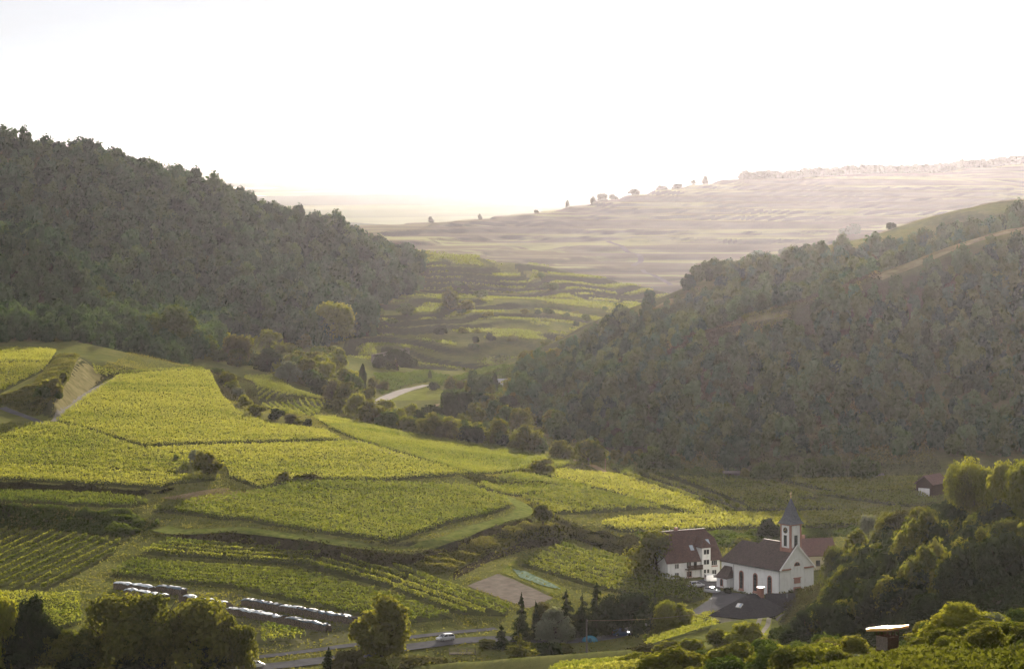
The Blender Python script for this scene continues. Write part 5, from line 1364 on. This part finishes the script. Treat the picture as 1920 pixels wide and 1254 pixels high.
# ---- dark roofed house in front of the church
def front_house():
    c = empty("house", (48.6, 670, -1.2), 0)
    tag(c, "house with dark hipped roofs and a stone chimney in front of the church", "house")
    c.rotation_euler.z = R(-35)
    # local: x across, y back; ridge runs back
    X0, X1, Y0, Y1, E, A = -5.2, 8.2, 3.0, 19.0, 6.4, 11.0
    part("wall", [box(X0+.5, Y0+.5, -1, X1-.5, Y1-.5, E)], M_CREAM, c)
    m = (X0+X1)/2
    rf = part("roof", [slab([(X0, Y0, E), (X1, Y0, E), (m, Y0+6.5, A)], .25), slab([(X0, Y0, E), (m, Y0+6.5, A), (m, Y1-6.5, A), (X0, Y1, E)], .25),
                       slab([(X1, Y0, E), (X1, Y1, E), (m, Y1-6.5, A), (m, Y0+6.5, A)], .25), slab([(X0, Y1, E), (m, Y1-6.5, A), (X1, Y1, E)], .25)], M_ROOFD, c)
    part("chimney", [box(m+.6, 13.2, A-1.6, m+1.7, 14.4, A+.9), box(m+.5, 13.1, A+.9, m+1.8, 14.5, A+1.1)], M_SAND, rf)
    part("chimney_cap", [box(m+.5, 13.1, A+1.25, m+1.8, 14.5, A+1.35), box(m+.7, 13.3, A+1.1, m+.8, 13.4, A+1.25), box(m+1.5, 14.2, A+1.1, m+1.6, 14.3, A+1.25)], M_METAL, rf)
    k = (A-E)/6.5
    sk = part("skylight", [slab([(m-.9, Y0+2.6, E+2.6*k+.35), (m+.5, Y0+2.6, E+2.6*k+.35), (m+.5, Y0+3.7, E+3.7*k+.3), (m-.9, Y0+3.7, E+3.7*k+.3)], .25)], M_FRAME, rf)
    part("pane", [slab([(m-.1, Y0+2.7, E+2.7*k+.38), (m+.4, Y0+2.7, E+2.7*k+.38), (m+.4, Y0+3.6, E+3.6*k+.34), (m-.1, Y0+3.6, E+3.6*k+.34)], .05)], M_SKYL, sk)
    for y in (6, 10, 15): window(c, 'x', y, X0+.5, 2.3, 1.1, 1.3, -1, bars=(1, 0))
front_house()
def front_annex():
    c = empty("annex", (61.0, 683, -.2), R(4))
    tag(c, "dark roofed outbuilding right of the stone chimney below the church door", "outbuilding")
    part("wall", [box(0, 0, -1, 6.2, 6, 6.0)], M_CREAM, c)
    part("gable_wall", [prism([(0, 6), (6, 6), (3, 8.5)], 'x', .02, .3), prism([(0, 6), (6, 6), (3, 8.5)], 'x', 5.9, 6.18)], M_CREAM, c)
    rf = part("roof", [slab([(-.4, -.5, 5.75), (6.6, -.5, 5.75), (6.6, 3, 8.9), (-.4, 3, 8.9)], .22), slab([(-.4, 6.5, 5.75), (-.4, 3, 8.9), (6.6, 3, 8.9), (6.6, 6.5, 5.75)], .22)], M_ROOFD, c)
    part("vent_pipe", tube_np([(4.6, 2.0, 7.7), (4.6, 2.0, 9.0)], [.14, .14], 8), M_METAL, rf)
    window(c, 'y', 3, 0, 2.5, 1.1, 1.3, -1, bars=(1, 0))
    d = empty("shed", (43.2, 671, -1.3), R(-20))
    tag(d, "low shed with flat sloping dark roof at the left of the dark hipped house", "shed")
    part("wall", [box(.2, .2, -1, 4.0, 5.8, 4.0)], M_WOODG, d)
    part("roof", [slab([(0, 0, 4.0), (4.3, 0, 4.0), (4.3, 6.1, 5.6), (0, 6.1, 5.6)], .2)], M_ROOFD, d)
    part("door", [box(1.0, .08, 0, 2.2, .22, 2.1)], M_WOODD, d)
front_annex()

# ---- barn and the small sheds
def barn():
    g = at3(1737, 928)
    c = empty("barn", g - Vector((3.4, 0, .1)), R(-38)); c.location.z = g.z - .1
    tag(c, "brown wooden barn with red roof and white doors at the edge of the near wood", "barn")
    w, L, E, A = 6.2, 9.5, 4.2, 6.6
    part("wall", [box(.08, .08, 0, w-.08, L-.08, E)], M_WOODD, c)
    for i in range(15):                                    # upright boards of the gable front
        x = .05 + i*(w-.1)/15; top = E + (A-E)*(1 - abs(x+.2-w/2)/(w/2)) - .15
        part("board", [box(x, -.02, .05, x+(w-.1)/15-.05, .1, max(E-.1, top))], M_WOODD, c)
    part("gable_wall", [prism([(0.1, E), (w-.1, E), (w/2, A-.15)], 'y', .09, .3), prism([(.1, E), (w-.1, E), (w/2, A-.15)], 'y', L-.3, L-.1)], M_WOODD, c)
    part("roof", [slab([(-.5, -.5, E-.25), (-.5, L+.5, E-.25), (w/2, L+.5, A+.15), (w/2, -.5, A+.15)], .18), slab([(w+.5, -.5, E-.25), (w/2, -.5, A+.15), (w/2, L+.5, A+.15), (w+.5, L+.5, E-.25)], .18)], M_ROOFB, c)
    part("door", [box(.9, -.10, .05, 2.95, -.025, 2.6)], M_FRAME, c); part("door", [box(3.05, -.10, .05, 5.1, -.025, 2.6)], M_FRAME, c)
barn()
def hut(px, py, w, d, h, mat, roof, label, name="shed", cat="shed", rz=0.0, ymin=650.0, rise=.7):
    g = at3(px, py, ymin)
    c = empty(name, g - Vector((w/2, 0, .1)), rz)
    tag(c, label, cat)
    part("wall", [box(0, 0, -.4, w, d, h)], mat, c)
    part("roof", [slab([(-.3, -.4, h+.12), (w+.3, -.4, h+.12), (w+.3, d/2, h+rise), (-.3, d/2, h+rise)], .12), slab([(-.3, d+.4, h+.12), (-.3, d/2, h+rise), (w+.3, d/2, h+rise), (w+.3, d+.4, h+.12)], .12)], roof, c)
    part("gable", [prism([(0, h), (d, h), (d/2, h+rise-.15)], 'x', 0.01, .1), prism([(0, h), (d, h), (d/2, h+rise-.15)], 'x', w-.1, w-.01)], mat, c)
    part("door", [box(w*.3, -.06, 0, w*.3+.9, .02, min(1.9, h-.2))], M_WOODD, c)
    return c
hut(1472, 901, 2.4, 2.4, 1.9, M_WOODD, M_WOODG, "tiny brown tool hut between the round field trees")
hut(1372, 893, 5.5, 3, 1.2, M_WOODG, M_WOODG, "low grey shelter at the foot of the tall dark tree")
hut(1580, 901, 8.5, 3, .9, M_WOODG, M_LOUVRE, "low dull polytunnel left of the widest field tree", "polytunnel", "greenhouse")
hut(1650, 899, 2.4, 2.2, 1.5, M_WOODG, M_WOODG, "small grey hut right of the widest field tree")
hut(940, 724, 6.5, 4, 2.6, M_WHITE, M_METAL, "white hut with shining roof beside the slim valley tree", rise=.9)
hut(1006, 850-9, 3.0, 3, 2, M_WHITE, M_METAL, "pale hut peeping out behind the broad lit belt tree")
def stone_wall():
    a, b = at3(700, 680, 1500), at3(768, 676, 1500)
    c = empty("stone_wall", a); v = b - a; c.rotation_euler.z = math.atan2(v.y, v.x)
    tag(c, "grey stone retaining wall below the terraces in the valley", "wall")
    L = math.hypot(v.x, v.y); H = 4.2; r = random.Random(4)
    mats = [plain_mat("wall_stone", (.20, .18, .16), .9, .3, 1.2)]
    part("core", [box(0, .15, -1, L, 1.2, H-.1)], M_WOODG, c)
    z = -.4
    while z < H:
        h = .55 + .12*r.random(); x = 0
        while x < L:
            w = .8 + .6*r.random()
            if len(c.children) < 280: part("stone", [box(x+.02, r.uniform(-.05,.05), z+.02, min(L, x+w)-.02, .3, min(H, z+h)-.02)], mats[0], c)
            x += w
        z += h
    part("coping", [box(-.1, -.12, H-.02, L+.1, 1.3, H+.18)], M_WOODG, c)
stone_wall()
# ------------------------------------------------------------------ vehicles and small things
def paint(name, col): return plain_mat(name, col, .25, .05, 1.0, metal=.1, spec=.5)
M_TYRE = plain_mat("tyre", (.02, .02, .02), .9, .2, 5)
M_LAMP = plain_mat("lamp_glass", (.7, .7, .7), .15, .05, 3, spec=.6)
M_TAIL = plain_mat("tail_lamp", (.45, .03, .02), .2, .1, 3, spec=.5)
P_WHITE, P_SILVER, P_BLUE = paint("car_white", (.75, .76, .78)), paint("car_silver", (.48, .50, .53)), paint("car_blue", (.05, .09, .16))
def car(name, cat, loc, heading, paint_, label, kind='hatch', s=1.0):
    """x forward; a lofted shell with wheel wells, glasshouse, lamps and wheels"""
    g = Vector(loc)
    o = empty(name, g, heading); o.scale = (s, s, s)
    tag(o, label, cat)
    # stations along x: (x, half width, belt z, sill z)
    low = {'hatch': [(-2.05,.70,.95,.42),(-1.95,.82,1.0,.30),(-1.2,.87,1.0,.22),(0,.88,.97,.20),(1.0,.87,.93,.22),(1.7,.82,.80,.28),(2.05,.66,.66,.38)],
           'van': [(-2.25,.80,1.15,.42),(-2.15,.90,1.2,.30),(-1.2,.93,1.2,.22),(0,.93,1.15,.20),(1.1,.92,1.08,.22),(1.85,.86,.95,.30),(2.2,.68,.74,.40)]}[kind]
    V, Fc = [], []
    for x, w, zb, zs in low:
        V += [(x,-w*.92,zs),(x,-w,zs+.22),(x,-w,zb-.12),(x,-w*.93,zb),(x,w*.93,zb),(x,w,zb-.12),(x,w,zs+.22),(x,w*.92,zs)]
    for i in range(len(low)-1):
        for k in range(8): Fc.append((i*8+k, i*8+(k+1) % 8, i*8+8+(k+1) % 8, i*8+8+k))
    Fc += [tuple(range(8)), tuple(range(len(V)-8, len(V)))]
    bd = part("body", [(V, Fc)], paint_, o)
    if kind == 'hatch': top = [(-1.92,.70,1.0),(-1.6,.62,1.42),(-.3,.62,1.50),(.35,.60,1.44),(1.15,.74,.94)]
    else: top = [(-2.2,.82,1.18),(-2.05,.74,1.88),(-.3,.76,1.94),(.75,.72,1.86),(1.5,.80,1.04)]
    zb0 = low[2][2]
    V, Fc = [], []
    for x, w, z in top:
        zz = zb0 - .04
        wb = .84 if kind == 'hatch' else .88
        V += [(x, -wb, zz), (x, -w, z), (x, w, z), (x, wb, zz)]
    for i in range(4):
        for k in range(3): Fc.append((i*4+k, i*4+k+1, i*4+5+k, i*4+4+k))
    Fc += [(0,1,2,3), (16,17,18,19)]
    part("glass", [(V, Fc)], M_GLASS, o)
    # painted roof and pillars stand proud of the glass
    rf = [slab([(top[1][0]-.03,-top[1][1]-.02,top[1][2]+.02),(top[2][0],-top[2][1]-.02,top[2][2]+.03),(top[3][0],-top[3][1]-.02,top[3][2]+.02),(top[3][0],top[3][1]+.02,top[3][2]+.02),(top[2][0],top[2][1]+.02,top[2][2]+.03),(top[1][0]-.03,top[1][1]+.02,top[1][2]+.02)], .06)]
    wb = .84 if kind == 'hatch' else .88
    for sgn in (-1, 1):
        for (xa, wa, za, xb) in ((top[3][0], top[3][1], top[3][2], top[4][0]), (top[2][0], top[2][1], top[2][2], -.2), (top[1][0], top[1][1], top[1][2], top[0][0])):
            rf.append(tube_np([(xa, sgn*(wa+.01), za), (xb, sgn*(wb+.01), zb0-.03)], [.055, .055], 4))
        if kind == 'van': rf.append(slab([(-2.12, sgn*.80, 1.82), (-.3, sgn*.82, 1.86), (-.3, sgn*.90, 1.2), (-2.18, sgn*.90, 1.2)], .03))
    part("roof", rf, paint_, o)
    fx, rx = low[-1][0], low[0][0]
    for sgn in (-1, 1):
        part("headlight", [box(fx-.28, sgn*.58-.16, low[-1][2]-.16, fx-.02, sgn*.58+.16, low[-1][2]+.03)], M_LAMP, o, .02)
        part("taillight", [box(rx-.03, sgn*.64-.10, low[0][2]-.28, rx+.10, sgn*.64+.10, low[0][2]+.02)], M_TAIL, o, .02)
        part("mirror", [box(.85, sgn*1.0-.09, zb0, 1.0, sgn*1.0+.09, zb0+.15)], paint_, o, .02)
        for x in (-1.28, 1.30):
            w = part("wheel", tube_np([(x, sgn*.70, .31), (x, sgn*.90, .31)], [.32, .32], 16), M_TYRE, o)
            part("rim", [prism([(x+.2*math.cos(a), .31+.2*math.sin(a)) for a in [2*math.pi*i/12 for i in range(12)]], 'y', sgn*.88, sgn*.92)], M_METAL, w)
    part("bumper", [box(fx-.12, -.62, .34, fx+.05, .62, .54), box(rx-.05, -.70, .36, rx+.08, .70, .56)], paint_, o, .03)
    return o
def on(px, py, dz=.17, ymin=650.0): return at3(px, py, ymin) + Vector((0, 0, dz))
car("car", "car", on(835, 1202), R(180+32), P_SILVER, "silver car driving on the country road beside the big roadside tree", s=1.08)
car("car", "car", on(480, 1252), R(22), P_WHITE, "white car with red tail lights at the bottom edge beside the left trees")
car("parked_car", "car", on(1306, 1101), R(20), P_WHITE, "white hatchback parked at the left edge of the church yard")
car("parked_van", "van", on(1337, 1091), R(15), P_WHITE, "white van parked between rectory and sacristy", 'van')
car("parked_car", "car", on(1335, 1112), R(-28), P_SILVER, "silver car parked in front of the sacristy")
car("parked_car", "car", on(1165, 1193), R(10), P_BLUE, "dark blue car parked under the dark conifer grove", 'van')
car("parked_car", "car", on(1023, 1199), R(5), P_SILVER, "car half hidden behind the dark conifers with a shining roof")

# timber stacks with tarpaulins
M_LOGEND = plain_mat("log_end", (.20, .165, .13), .9, .4, 3.0)
M_LOGBARK = plain_mat("log_bark", (.09, .075, .06), .95, .3, 3.0)
M_TARP = plain_mat("white_tarpaulin", (.40, .45, .50), .6, .25, .6, spec=.25)
M_TARPB = plain_mat("blue_grey_tarpaulin", (.10, .14, .18), .6, .3, .6, spec=.25)
def timber_stack(pa, pb, h, depth, label, covers, seed):
    r = random.Random(seed)
    a, b = at3(*pa), at3(*pb)
    v = b - a; L = math.hypot(v.x, v.y)
    o = empty("timber_stack", a, math.atan2(v.y, v.x))
    tag(o, label, "timber stack", "timber stacks by the road")
    zat = lambda x: float(ground(a.x + v.x*x/L, a.y + v.y*x/L)) - a.z
    logs, ends = [], []
    d = .34
    nz = int(h/(d*.87))
    x = 0.0
    tops = []
    while x < L:
        zz = zat(x); n_ = nz + r.choice((-1, 0, 0, 0)) if 1 < x < L-1 else nz-1
        tops.append((x, zz + n_*d*.87))
        for k in range(n_):
            cx, cz, rd = x + (d/2 if k % 2 else 0) + r.uniform(-.03,.03), zz + .14 + k*d*.87, d/2*r.uniform(.8,1.0)
            y0 = r.uniform(-.12, .08)
            ang = [2*math.pi*i/7 + r.random() for i in range(7)]
            fr = [(cx+rd*math.cos(q), y0, cz+rd*math.sin(q)) for q in ang]; bk = [(p[0], depth + y0, p[2]) for p in fr]
            ends.append((fr, [tuple(range(7))]))
            logs.append((fr + bk, [(i, (i+1) % 7, 7+(i+1) % 7, 7+i) for i in range(7)] + [tuple(range(7,14))]))
        x += d
    tag(part("log_bodies", logs, M_LOGBARK, o), kind="stuff")
    tag(part("log_ends", ends, M_LOGEND, o), kind="stuff")
    T_ = np.array(tops)
    for (x0, x1, mat) in covers:
        n = max(3, int((x1-x0)*L/1.1)); V, Fc = [], []
        prof = [(-.08, -.16), (-.05, .03), (depth*.25, .12), (depth*.5, .15), (depth*.75, .1), (depth+.06, .0), (depth+.12, -.35)]
        for i in range(n+1):
            xx = L*(x0 + (x1-x0)*i/n); zt = float(np.interp(xx, T_[:,0], T_[:,1])) + .10
            for (yy, dz) in prof: V.append((xx, yy + r.uniform(-.10,.10), zt + dz + r.uniform(-.13, .13)))
        m = len(prof)
        for i in range(n):
            for k in range(m-1): Fc.append((i*m+k, i*m+k+1, (i+1)*m+k+1, (i+1)*m+k))
        part("tarpaulin", [(V, Fc)], mat, o)
        # stones and battens holding the sheet down
        part("weight", [box(L*(x0+(x1-x0)*q)-.12, depth*.3, float(np.interp(L*(x0+(x1-x0)*q), T_[:,0], T_[:,1]))+.2, L*(x0+(x1-x0)*q)+.12, depth*.6, float(np.interp(L*(x0+(x1-x0)*q), T_[:,0], T_[:,1]))+.36) for q in (.15, .4, .65, .9)], M_LOGBARK, o)
timber_stack((424,1152), (610,1186), 2.0, 2.2, "long front timber stack with a white tarpaulin over its left half", [(0,.28,M_TARP),(.285,.56,M_TARP),(.60,.99,M_TARPB)], 1)
timber_stack((452,1136), (664,1172), 1.9, 2.2, "long rear timber stack under blue grey tarpaulins", [(0,.15,M_TARPB),(.155,.33,M_TARPB),(.34,.50,M_TARP),(.51,.68,M_TARPB),(.69,.98,M_TARPB)], 2)
timber_stack((212,1104), (282,1114), 2.0, 2.2, "short timber stack with crumpled white cover at the left end of the yard", [(0,.97,M_TARP)], 3)
timber_stack((232,1117), (308,1129), 2.0, 2.2, "nearer short timber stack with white cover behind the big olive tree", [(0,.97,M_TARP)], 4)
timber_stack((292,1110), (340,1117), 1.9, 2.2, "small timber stack under a blue grey cover behind the tall olive tree", [(0,.97,M_TARPB)], 5)
timber_stack((335,1130), (425,1148), 2.2, 2.2, "timber stack with white cover hidden behind the broad olive tree", [(.1,.9,M_TARP)], 6)

# look-out on the slope
def lookout():
    X, Y = (1664-CX)*345/F, 345.0
    zg = float(ground(X, Y))
    ztop = ZC - (1180-HY)*Y/F                                   # top of the hut wall
    o = empty("lookout_tower", (X, Y, zg), R(38))
    tag(o, "wooden look-out hut on stilts with a glowing sunlit flat roof", "lookout hut")
    H = ztop - zg; hb = H - 2.35; w = .92
    for sx in (-1, 1):
        for sy in (-1, 1): part("leg", tube_np([(sx*1.1, sy*1.1, -.5), (sx*.85, sy*.85, hb)], [.09, .08], 6), M_WOODD, o)
    br = []
    for (p, q) in (((-1,-1),(1,-1)), ((1,-1),(1,1)), ((1,1),(-1,1)), ((-1,1),(-1,-1))):
        part("brace", tube_np([(p[0]*1.08, p[1]*1.08, .3), (q[0]*.9, q[1]*.9, hb-.2)], [.05, .05], 5), M_WOODD, o)
        part("brace", tube_np([(q[0]*1.08, q[1]*1.08, .3), (p[0]*.9, p[1]*.9, hb-.2)], [.05, .05], 5), M_WOODD, o)
    part("floor", [box(-w-.1, -w-.1, hb-.12, w+.1, w+.1, hb)], M_WOODD, o)
    zs, zt = hb + 1.65, hb + 2.25                                # window band
    planks = []
    n = 9
    for side in range(4):
        def B(u0, u1, z0, z1, e0=0.0, e1=.05):
            return {0: box(u0, -w-e1, z0, u1, -w-e0, z1), 1: box(w+e0, u0, z0, w+e1, u1, z1), 2: box(u0, w+e0, z0, u1, w+e1, z1), 3: box(-w-e1, u0, z0, -w-e0, u1, z1)}[side]
        for i in range(n):
            z0 = hb + (zs-hb)*i/n
            part("plank", [B(-w, w, z0+.01, z0+(zs-hb)/n-.012)], M_WOODG if side == 3 else M_WOODD, o)
        part("lintel", [B(-w, w, zt, H)], M_WOODD, o)
        for u in (-w, -.36, .26, w-.1): part("post", [B(u, u+.1, zs, zt)], M_WOODD, o)
    m, nt, nd, lk, out = new_mat("glow_tint_sheet")  # orange glow of the sunlit roof put into the sheet colour
    g = nd.new("ShaderNodeBsdfGlossy"); g.inputs["Roughness"].default_value = .22; g.inputs["Color"].default_value = (1, .86, .58, 1)
    t = nd.new("ShaderNodeBsdfTranslucent"); t.inputs["Color"].default_value = (.95, .55, .2, 1)
    mx = nd.new("ShaderNodeMixShader"); mx.inputs[0].default_value = .35
    lk.new(g.outputs[0], mx.inputs[1]); lk.new(t.outputs[0], mx.inputs[2]); lk.new(mx.outputs[0], out.inputs["Surface"])
    # corrugated sheets, one next to the other, tilted to glint in the sun
    k = 0
    for i in range(4):
        x0 = -1.75 + i*.88; V, Fc = [], []
        for j in range(33):
            x = x0 + .9*j/32; z = H + .34 + .012*math.cos(j*math.pi/4) + (.006 if i % 2 else 0)
            V += [(x, -1.75, z+.26), (x, 1.75, z-.26)]
        Fc = [(2*j, 2*j+2, 2*j+3, 2*j+1) for j in range(32)]
        part("roof_sheet", [(V, Fc)], m, o)
    for sgn in (-1, 1):
        zt_ = H + .33 - sgn*.26
        part("fascia", [box(-1.78, sgn*1.76-.015, zt_-.3, 1.8, sgn*1.76+.015, zt_+.02)], m, o)
        part("fascia", [prism([(-1.74, H+.28), (1.74, H-.24), (1.74, H+.10), (-1.74, H+.62)], 'x', sgn*1.79-.015, sgn*1.79+.015)], m, o)
lookout()

# utility pole with its line
def pole_line():
    g = at3(1100, 1228); k = g.y/F; h = (1228-1160)*k
    o = empty("utility_pole", g); tag(o, "slim grey utility pole in front of the dark conifer grove", "utility pole")
    part("pole", tube_np([(0,0,-.5), (0,0,h)], [.24, .17], 10), M_WOODG, o)
    part("insulator", tube_np([(.14,0,h-.5), (.14,0,h-.25)], [.06, .05], 8), M_FRAME, o)
    part("bracket", [box(-.05, -.05, h-.55, .3, .05, h-.48)], M_METAL, o)
    p0 = g + Vector((.2, 0, h-.35)); p1 = Vector((51.8, 676.5, 6.6))
    pts_ = []
    for i in range(25):
        f = i/24; p = p0.lerp(p1, f); p.z -= 3.2*f*(1-f); pts_.append(tuple(p))
    w = link("power_line", geo_mesh("power_line", [tube_np(pts_, [.035]*25, 5)], plain_mat("cable", (.35, .28, .18), .6, .1, 1)))
    tag(w, "overhead cable from the utility pole to the dark roofed house", "cable")
pole_line()
def small_things():
    # dome tent
    g = on(1106, 1202, .05); V, Fc = [], []
    for i in range(6):
        for j in range(12):
            a, b = j*math.pi/6, i*math.pi/10.5
            V.append((1.9*math.cos(a)*math.cos(b), 1.5*math.sin(a)*math.cos(b), 1.35*math.sin(b)))
    Fc = [(i*12+j, i*12+(j+1) % 12, (i+1)*12+(j+1) % 12, (i+1)*12+j) for i in range(5) for j in range(12)] + [tuple(range(60, 72))]
    o = empty("tent", g); tag(o, "small blue dome tent beside the utility pole", "tent")
    part("tent_fly", [(V, Fc)], plain_mat("tent_cloth", (.05, .17, .24), .6, .15, 1.5), o)
    part("tent_door", [prism([(-.45, .05), (.45, .05), (.25, .95), (-.25, .95)], 'y', -1.5, -1.1)], plain_mat("tent_door_cloth", (.03, .09, .13), .6, .1, 2), o)
    # footbridge
    g = on(867, 1226, 0.0); o = empty("footbridge", g, R(4)); tag(o, "little wooden footbridge with railings below the silver car", "footbridge")
    L = 6.2
    for i in range(16): part("plank", [box(-L/2+i*L/16, -.9, .15, -L/2+(i+1)*L/16-.05, .9, .24)], M_WOODG, o)
    for y in (-.85, .85):
        part("beam", [box(-L/2, y-.1, -.15, L/2, y+.1, .15)], M_WOODG, o)
        part("handrail", [box(-L/2, y-.05, 1.2, L/2, y+.05, 1.3)], M_WOODG, o); part("handrail", [box(-L/2, y-.04, .7, L/2, y+.04, .78)], M_WOODG, o)
        for x in (-L/2+.1, -L/6, L/6, L/2-.1): part("post", [box(x-.06, y-.06, .24, x+.06, y+.06, 1.36)], M_WOODG, o)
    # street lamp by the yard
    g = on(1333, 1143, 0.0); o = empty("street_lamp", g); tag(o, "street lamp with white head at the edge of the church yard road", "street lamp")
    part("pole", tube_np([(0,0,0), (0,0,2.6)], [.07, .05], 8), M_METAL, o)
    part("lamp_head", tube_np([(0,0,2.55), (0,0,2.65), (0,0,2.95), (0,0,3.05)], [.08, .22, .26, .05], 10), M_FRAME, o)
    # marker post at the dirt track
    g = at3(1135, 881); o = empty("utility_pole", g); tag(o, "reddish wooden pole standing at the dirt track junction", "utility pole")
    part("pole", tube_np([(0,0,-.3), (0,0,4.0)], [.12, .10], 8), M_SAND, o)
    part("crossarm", [box(-.5, -.05, 3.55, .5, .05, 3.67)], M_WOODD, o)
    g = at3(356, 1256); o = empty("marker_post", g); tag(o, "small blue marker post at the bottom edge under the broad olive tree", "post")
    part("post", tube_np([(0,0,-.3), (0,0,2.2)], [.09, .09], 8), plain_mat("blue_paint", (.05, .14, .35), .5, .1, 2), o)
    part("cap", tube_np([(0,0,2.2), (0,0,2.35)], [.12, .06], 8), M_FRAME, o)
    # pale crop net on the green strip
    P = [(960,1068),(985,1072),(1040,1098),(1052,1106),(1020,1100),(975,1084)]
    patch("crop_patch", P, plain_mat("pale_cabbage", (.10, .15, .09), .9, .35, 1.3, col2=(.20, .26, .20)), .28, label="pale bluish crop in the green strip")
small_things()
# ------------------------------------------------------------------ far plain
def plain():
    m, nt, nd, lk, out = new_mat("plain_fields")
    geo = nd.new("ShaderNodeNewGeometry")
    v = nd.new("ShaderNodeTexVoronoi"); v.inputs["Scale"].default_value = 0.0016
    mp = nd.new("ShaderNodeMapping"); mp.inputs["Scale"].default_value = (1, 0.5, 1)
    lk.new(geo.outputs["Position"], mp.inputs[0]); lk.new(mp.outputs[0], v.inputs["Vector"])
    n = noise(nd, lk, 0.0008, 4, 0.6, geo.outputs["Position"])
    r = ramp(nd, [(0.3, (0.03, 0.045, 0.02)), (0.55, (0.07, 0.09, 0.03)), (0.66, (0.16, 0.16, 0.07)), (0.82, (0.5, 0.46, 0.36))])
    sp = nd.new("ShaderNodeSeparateColor"); lk.new(v.outputs["Color"], sp.inputs[0])
    f = math_node(nd, lk, 'ADD', math_node(nd, lk, 'MULTIPLY', sp.outputs[0], .6), math_node(nd, lk, 'MULTIPLY', n.outputs["Fac"], .4))
    lk.new(f, r.inputs[0])
    d = nd.new("ShaderNodeBsdfDiffuse"); lk.new(r.outputs[0], d.inputs["Color"])
    lk.new(d.outputs[0], out.inputs["Surface"])
    s, e = 45000.0, 45000.0
    # one sheet with a hole where the surveyed terrain lies
    xs, ys = [-s, GX[0]+1, GX[-1]-1, s], [-300, GY[0]+1, GY[-1]-1, e]
    vv = [(x, y, -62.0) for y in ys for x in xs]
    ff = [(j*4+i, j*4+i+1, j*4+i+5, j*4+i+4) for j in range(3) for i in range(3) if not (i == 1 and j == 1)]
    tag(link("far_plain", np_mesh("far_plain", vv, ff, m)), "wide river plain fading into haze", kind="structure")
plain()
# ------------------------------------------------------------------ haze: one closed box of even air round everything below the sky
def haze_box():
    x, y0, y1, z0, z1 = 46000.0, -400.0, 47000.0, -75.0, 175.0
    v = [(-x,y0,z0),(x,y0,z0),(x,y1,z0),(-x,y1,z0),(-x,y0,z1),(x,y0,z1),(x,y1,z1),(-x,y1,z1)]
    f = [(0,3,2,1),(4,5,6,7),(0,1,5,4),(1,2,6,5),(2,3,7,6),(3,0,4,7)]
    m, nt, nd, lk, out = new_mat("haze_air")
    p = nd.new("ShaderNodeVolumePrincipled")
    p.inputs["Color"].default_value = (0.85, 0.81, 0.91, 1)
    p.inputs["Density"].default_value = 0.0000095
    p.inputs["Anisotropy"].default_value = 0.9
    lk.new(p.outputs[0], out.inputs["Volume"])
    o = link("haze", np_mesh("haze", v, f, m))
    tag(o, "thin evening haze filling the valley", kind="stuff")
haze_box()
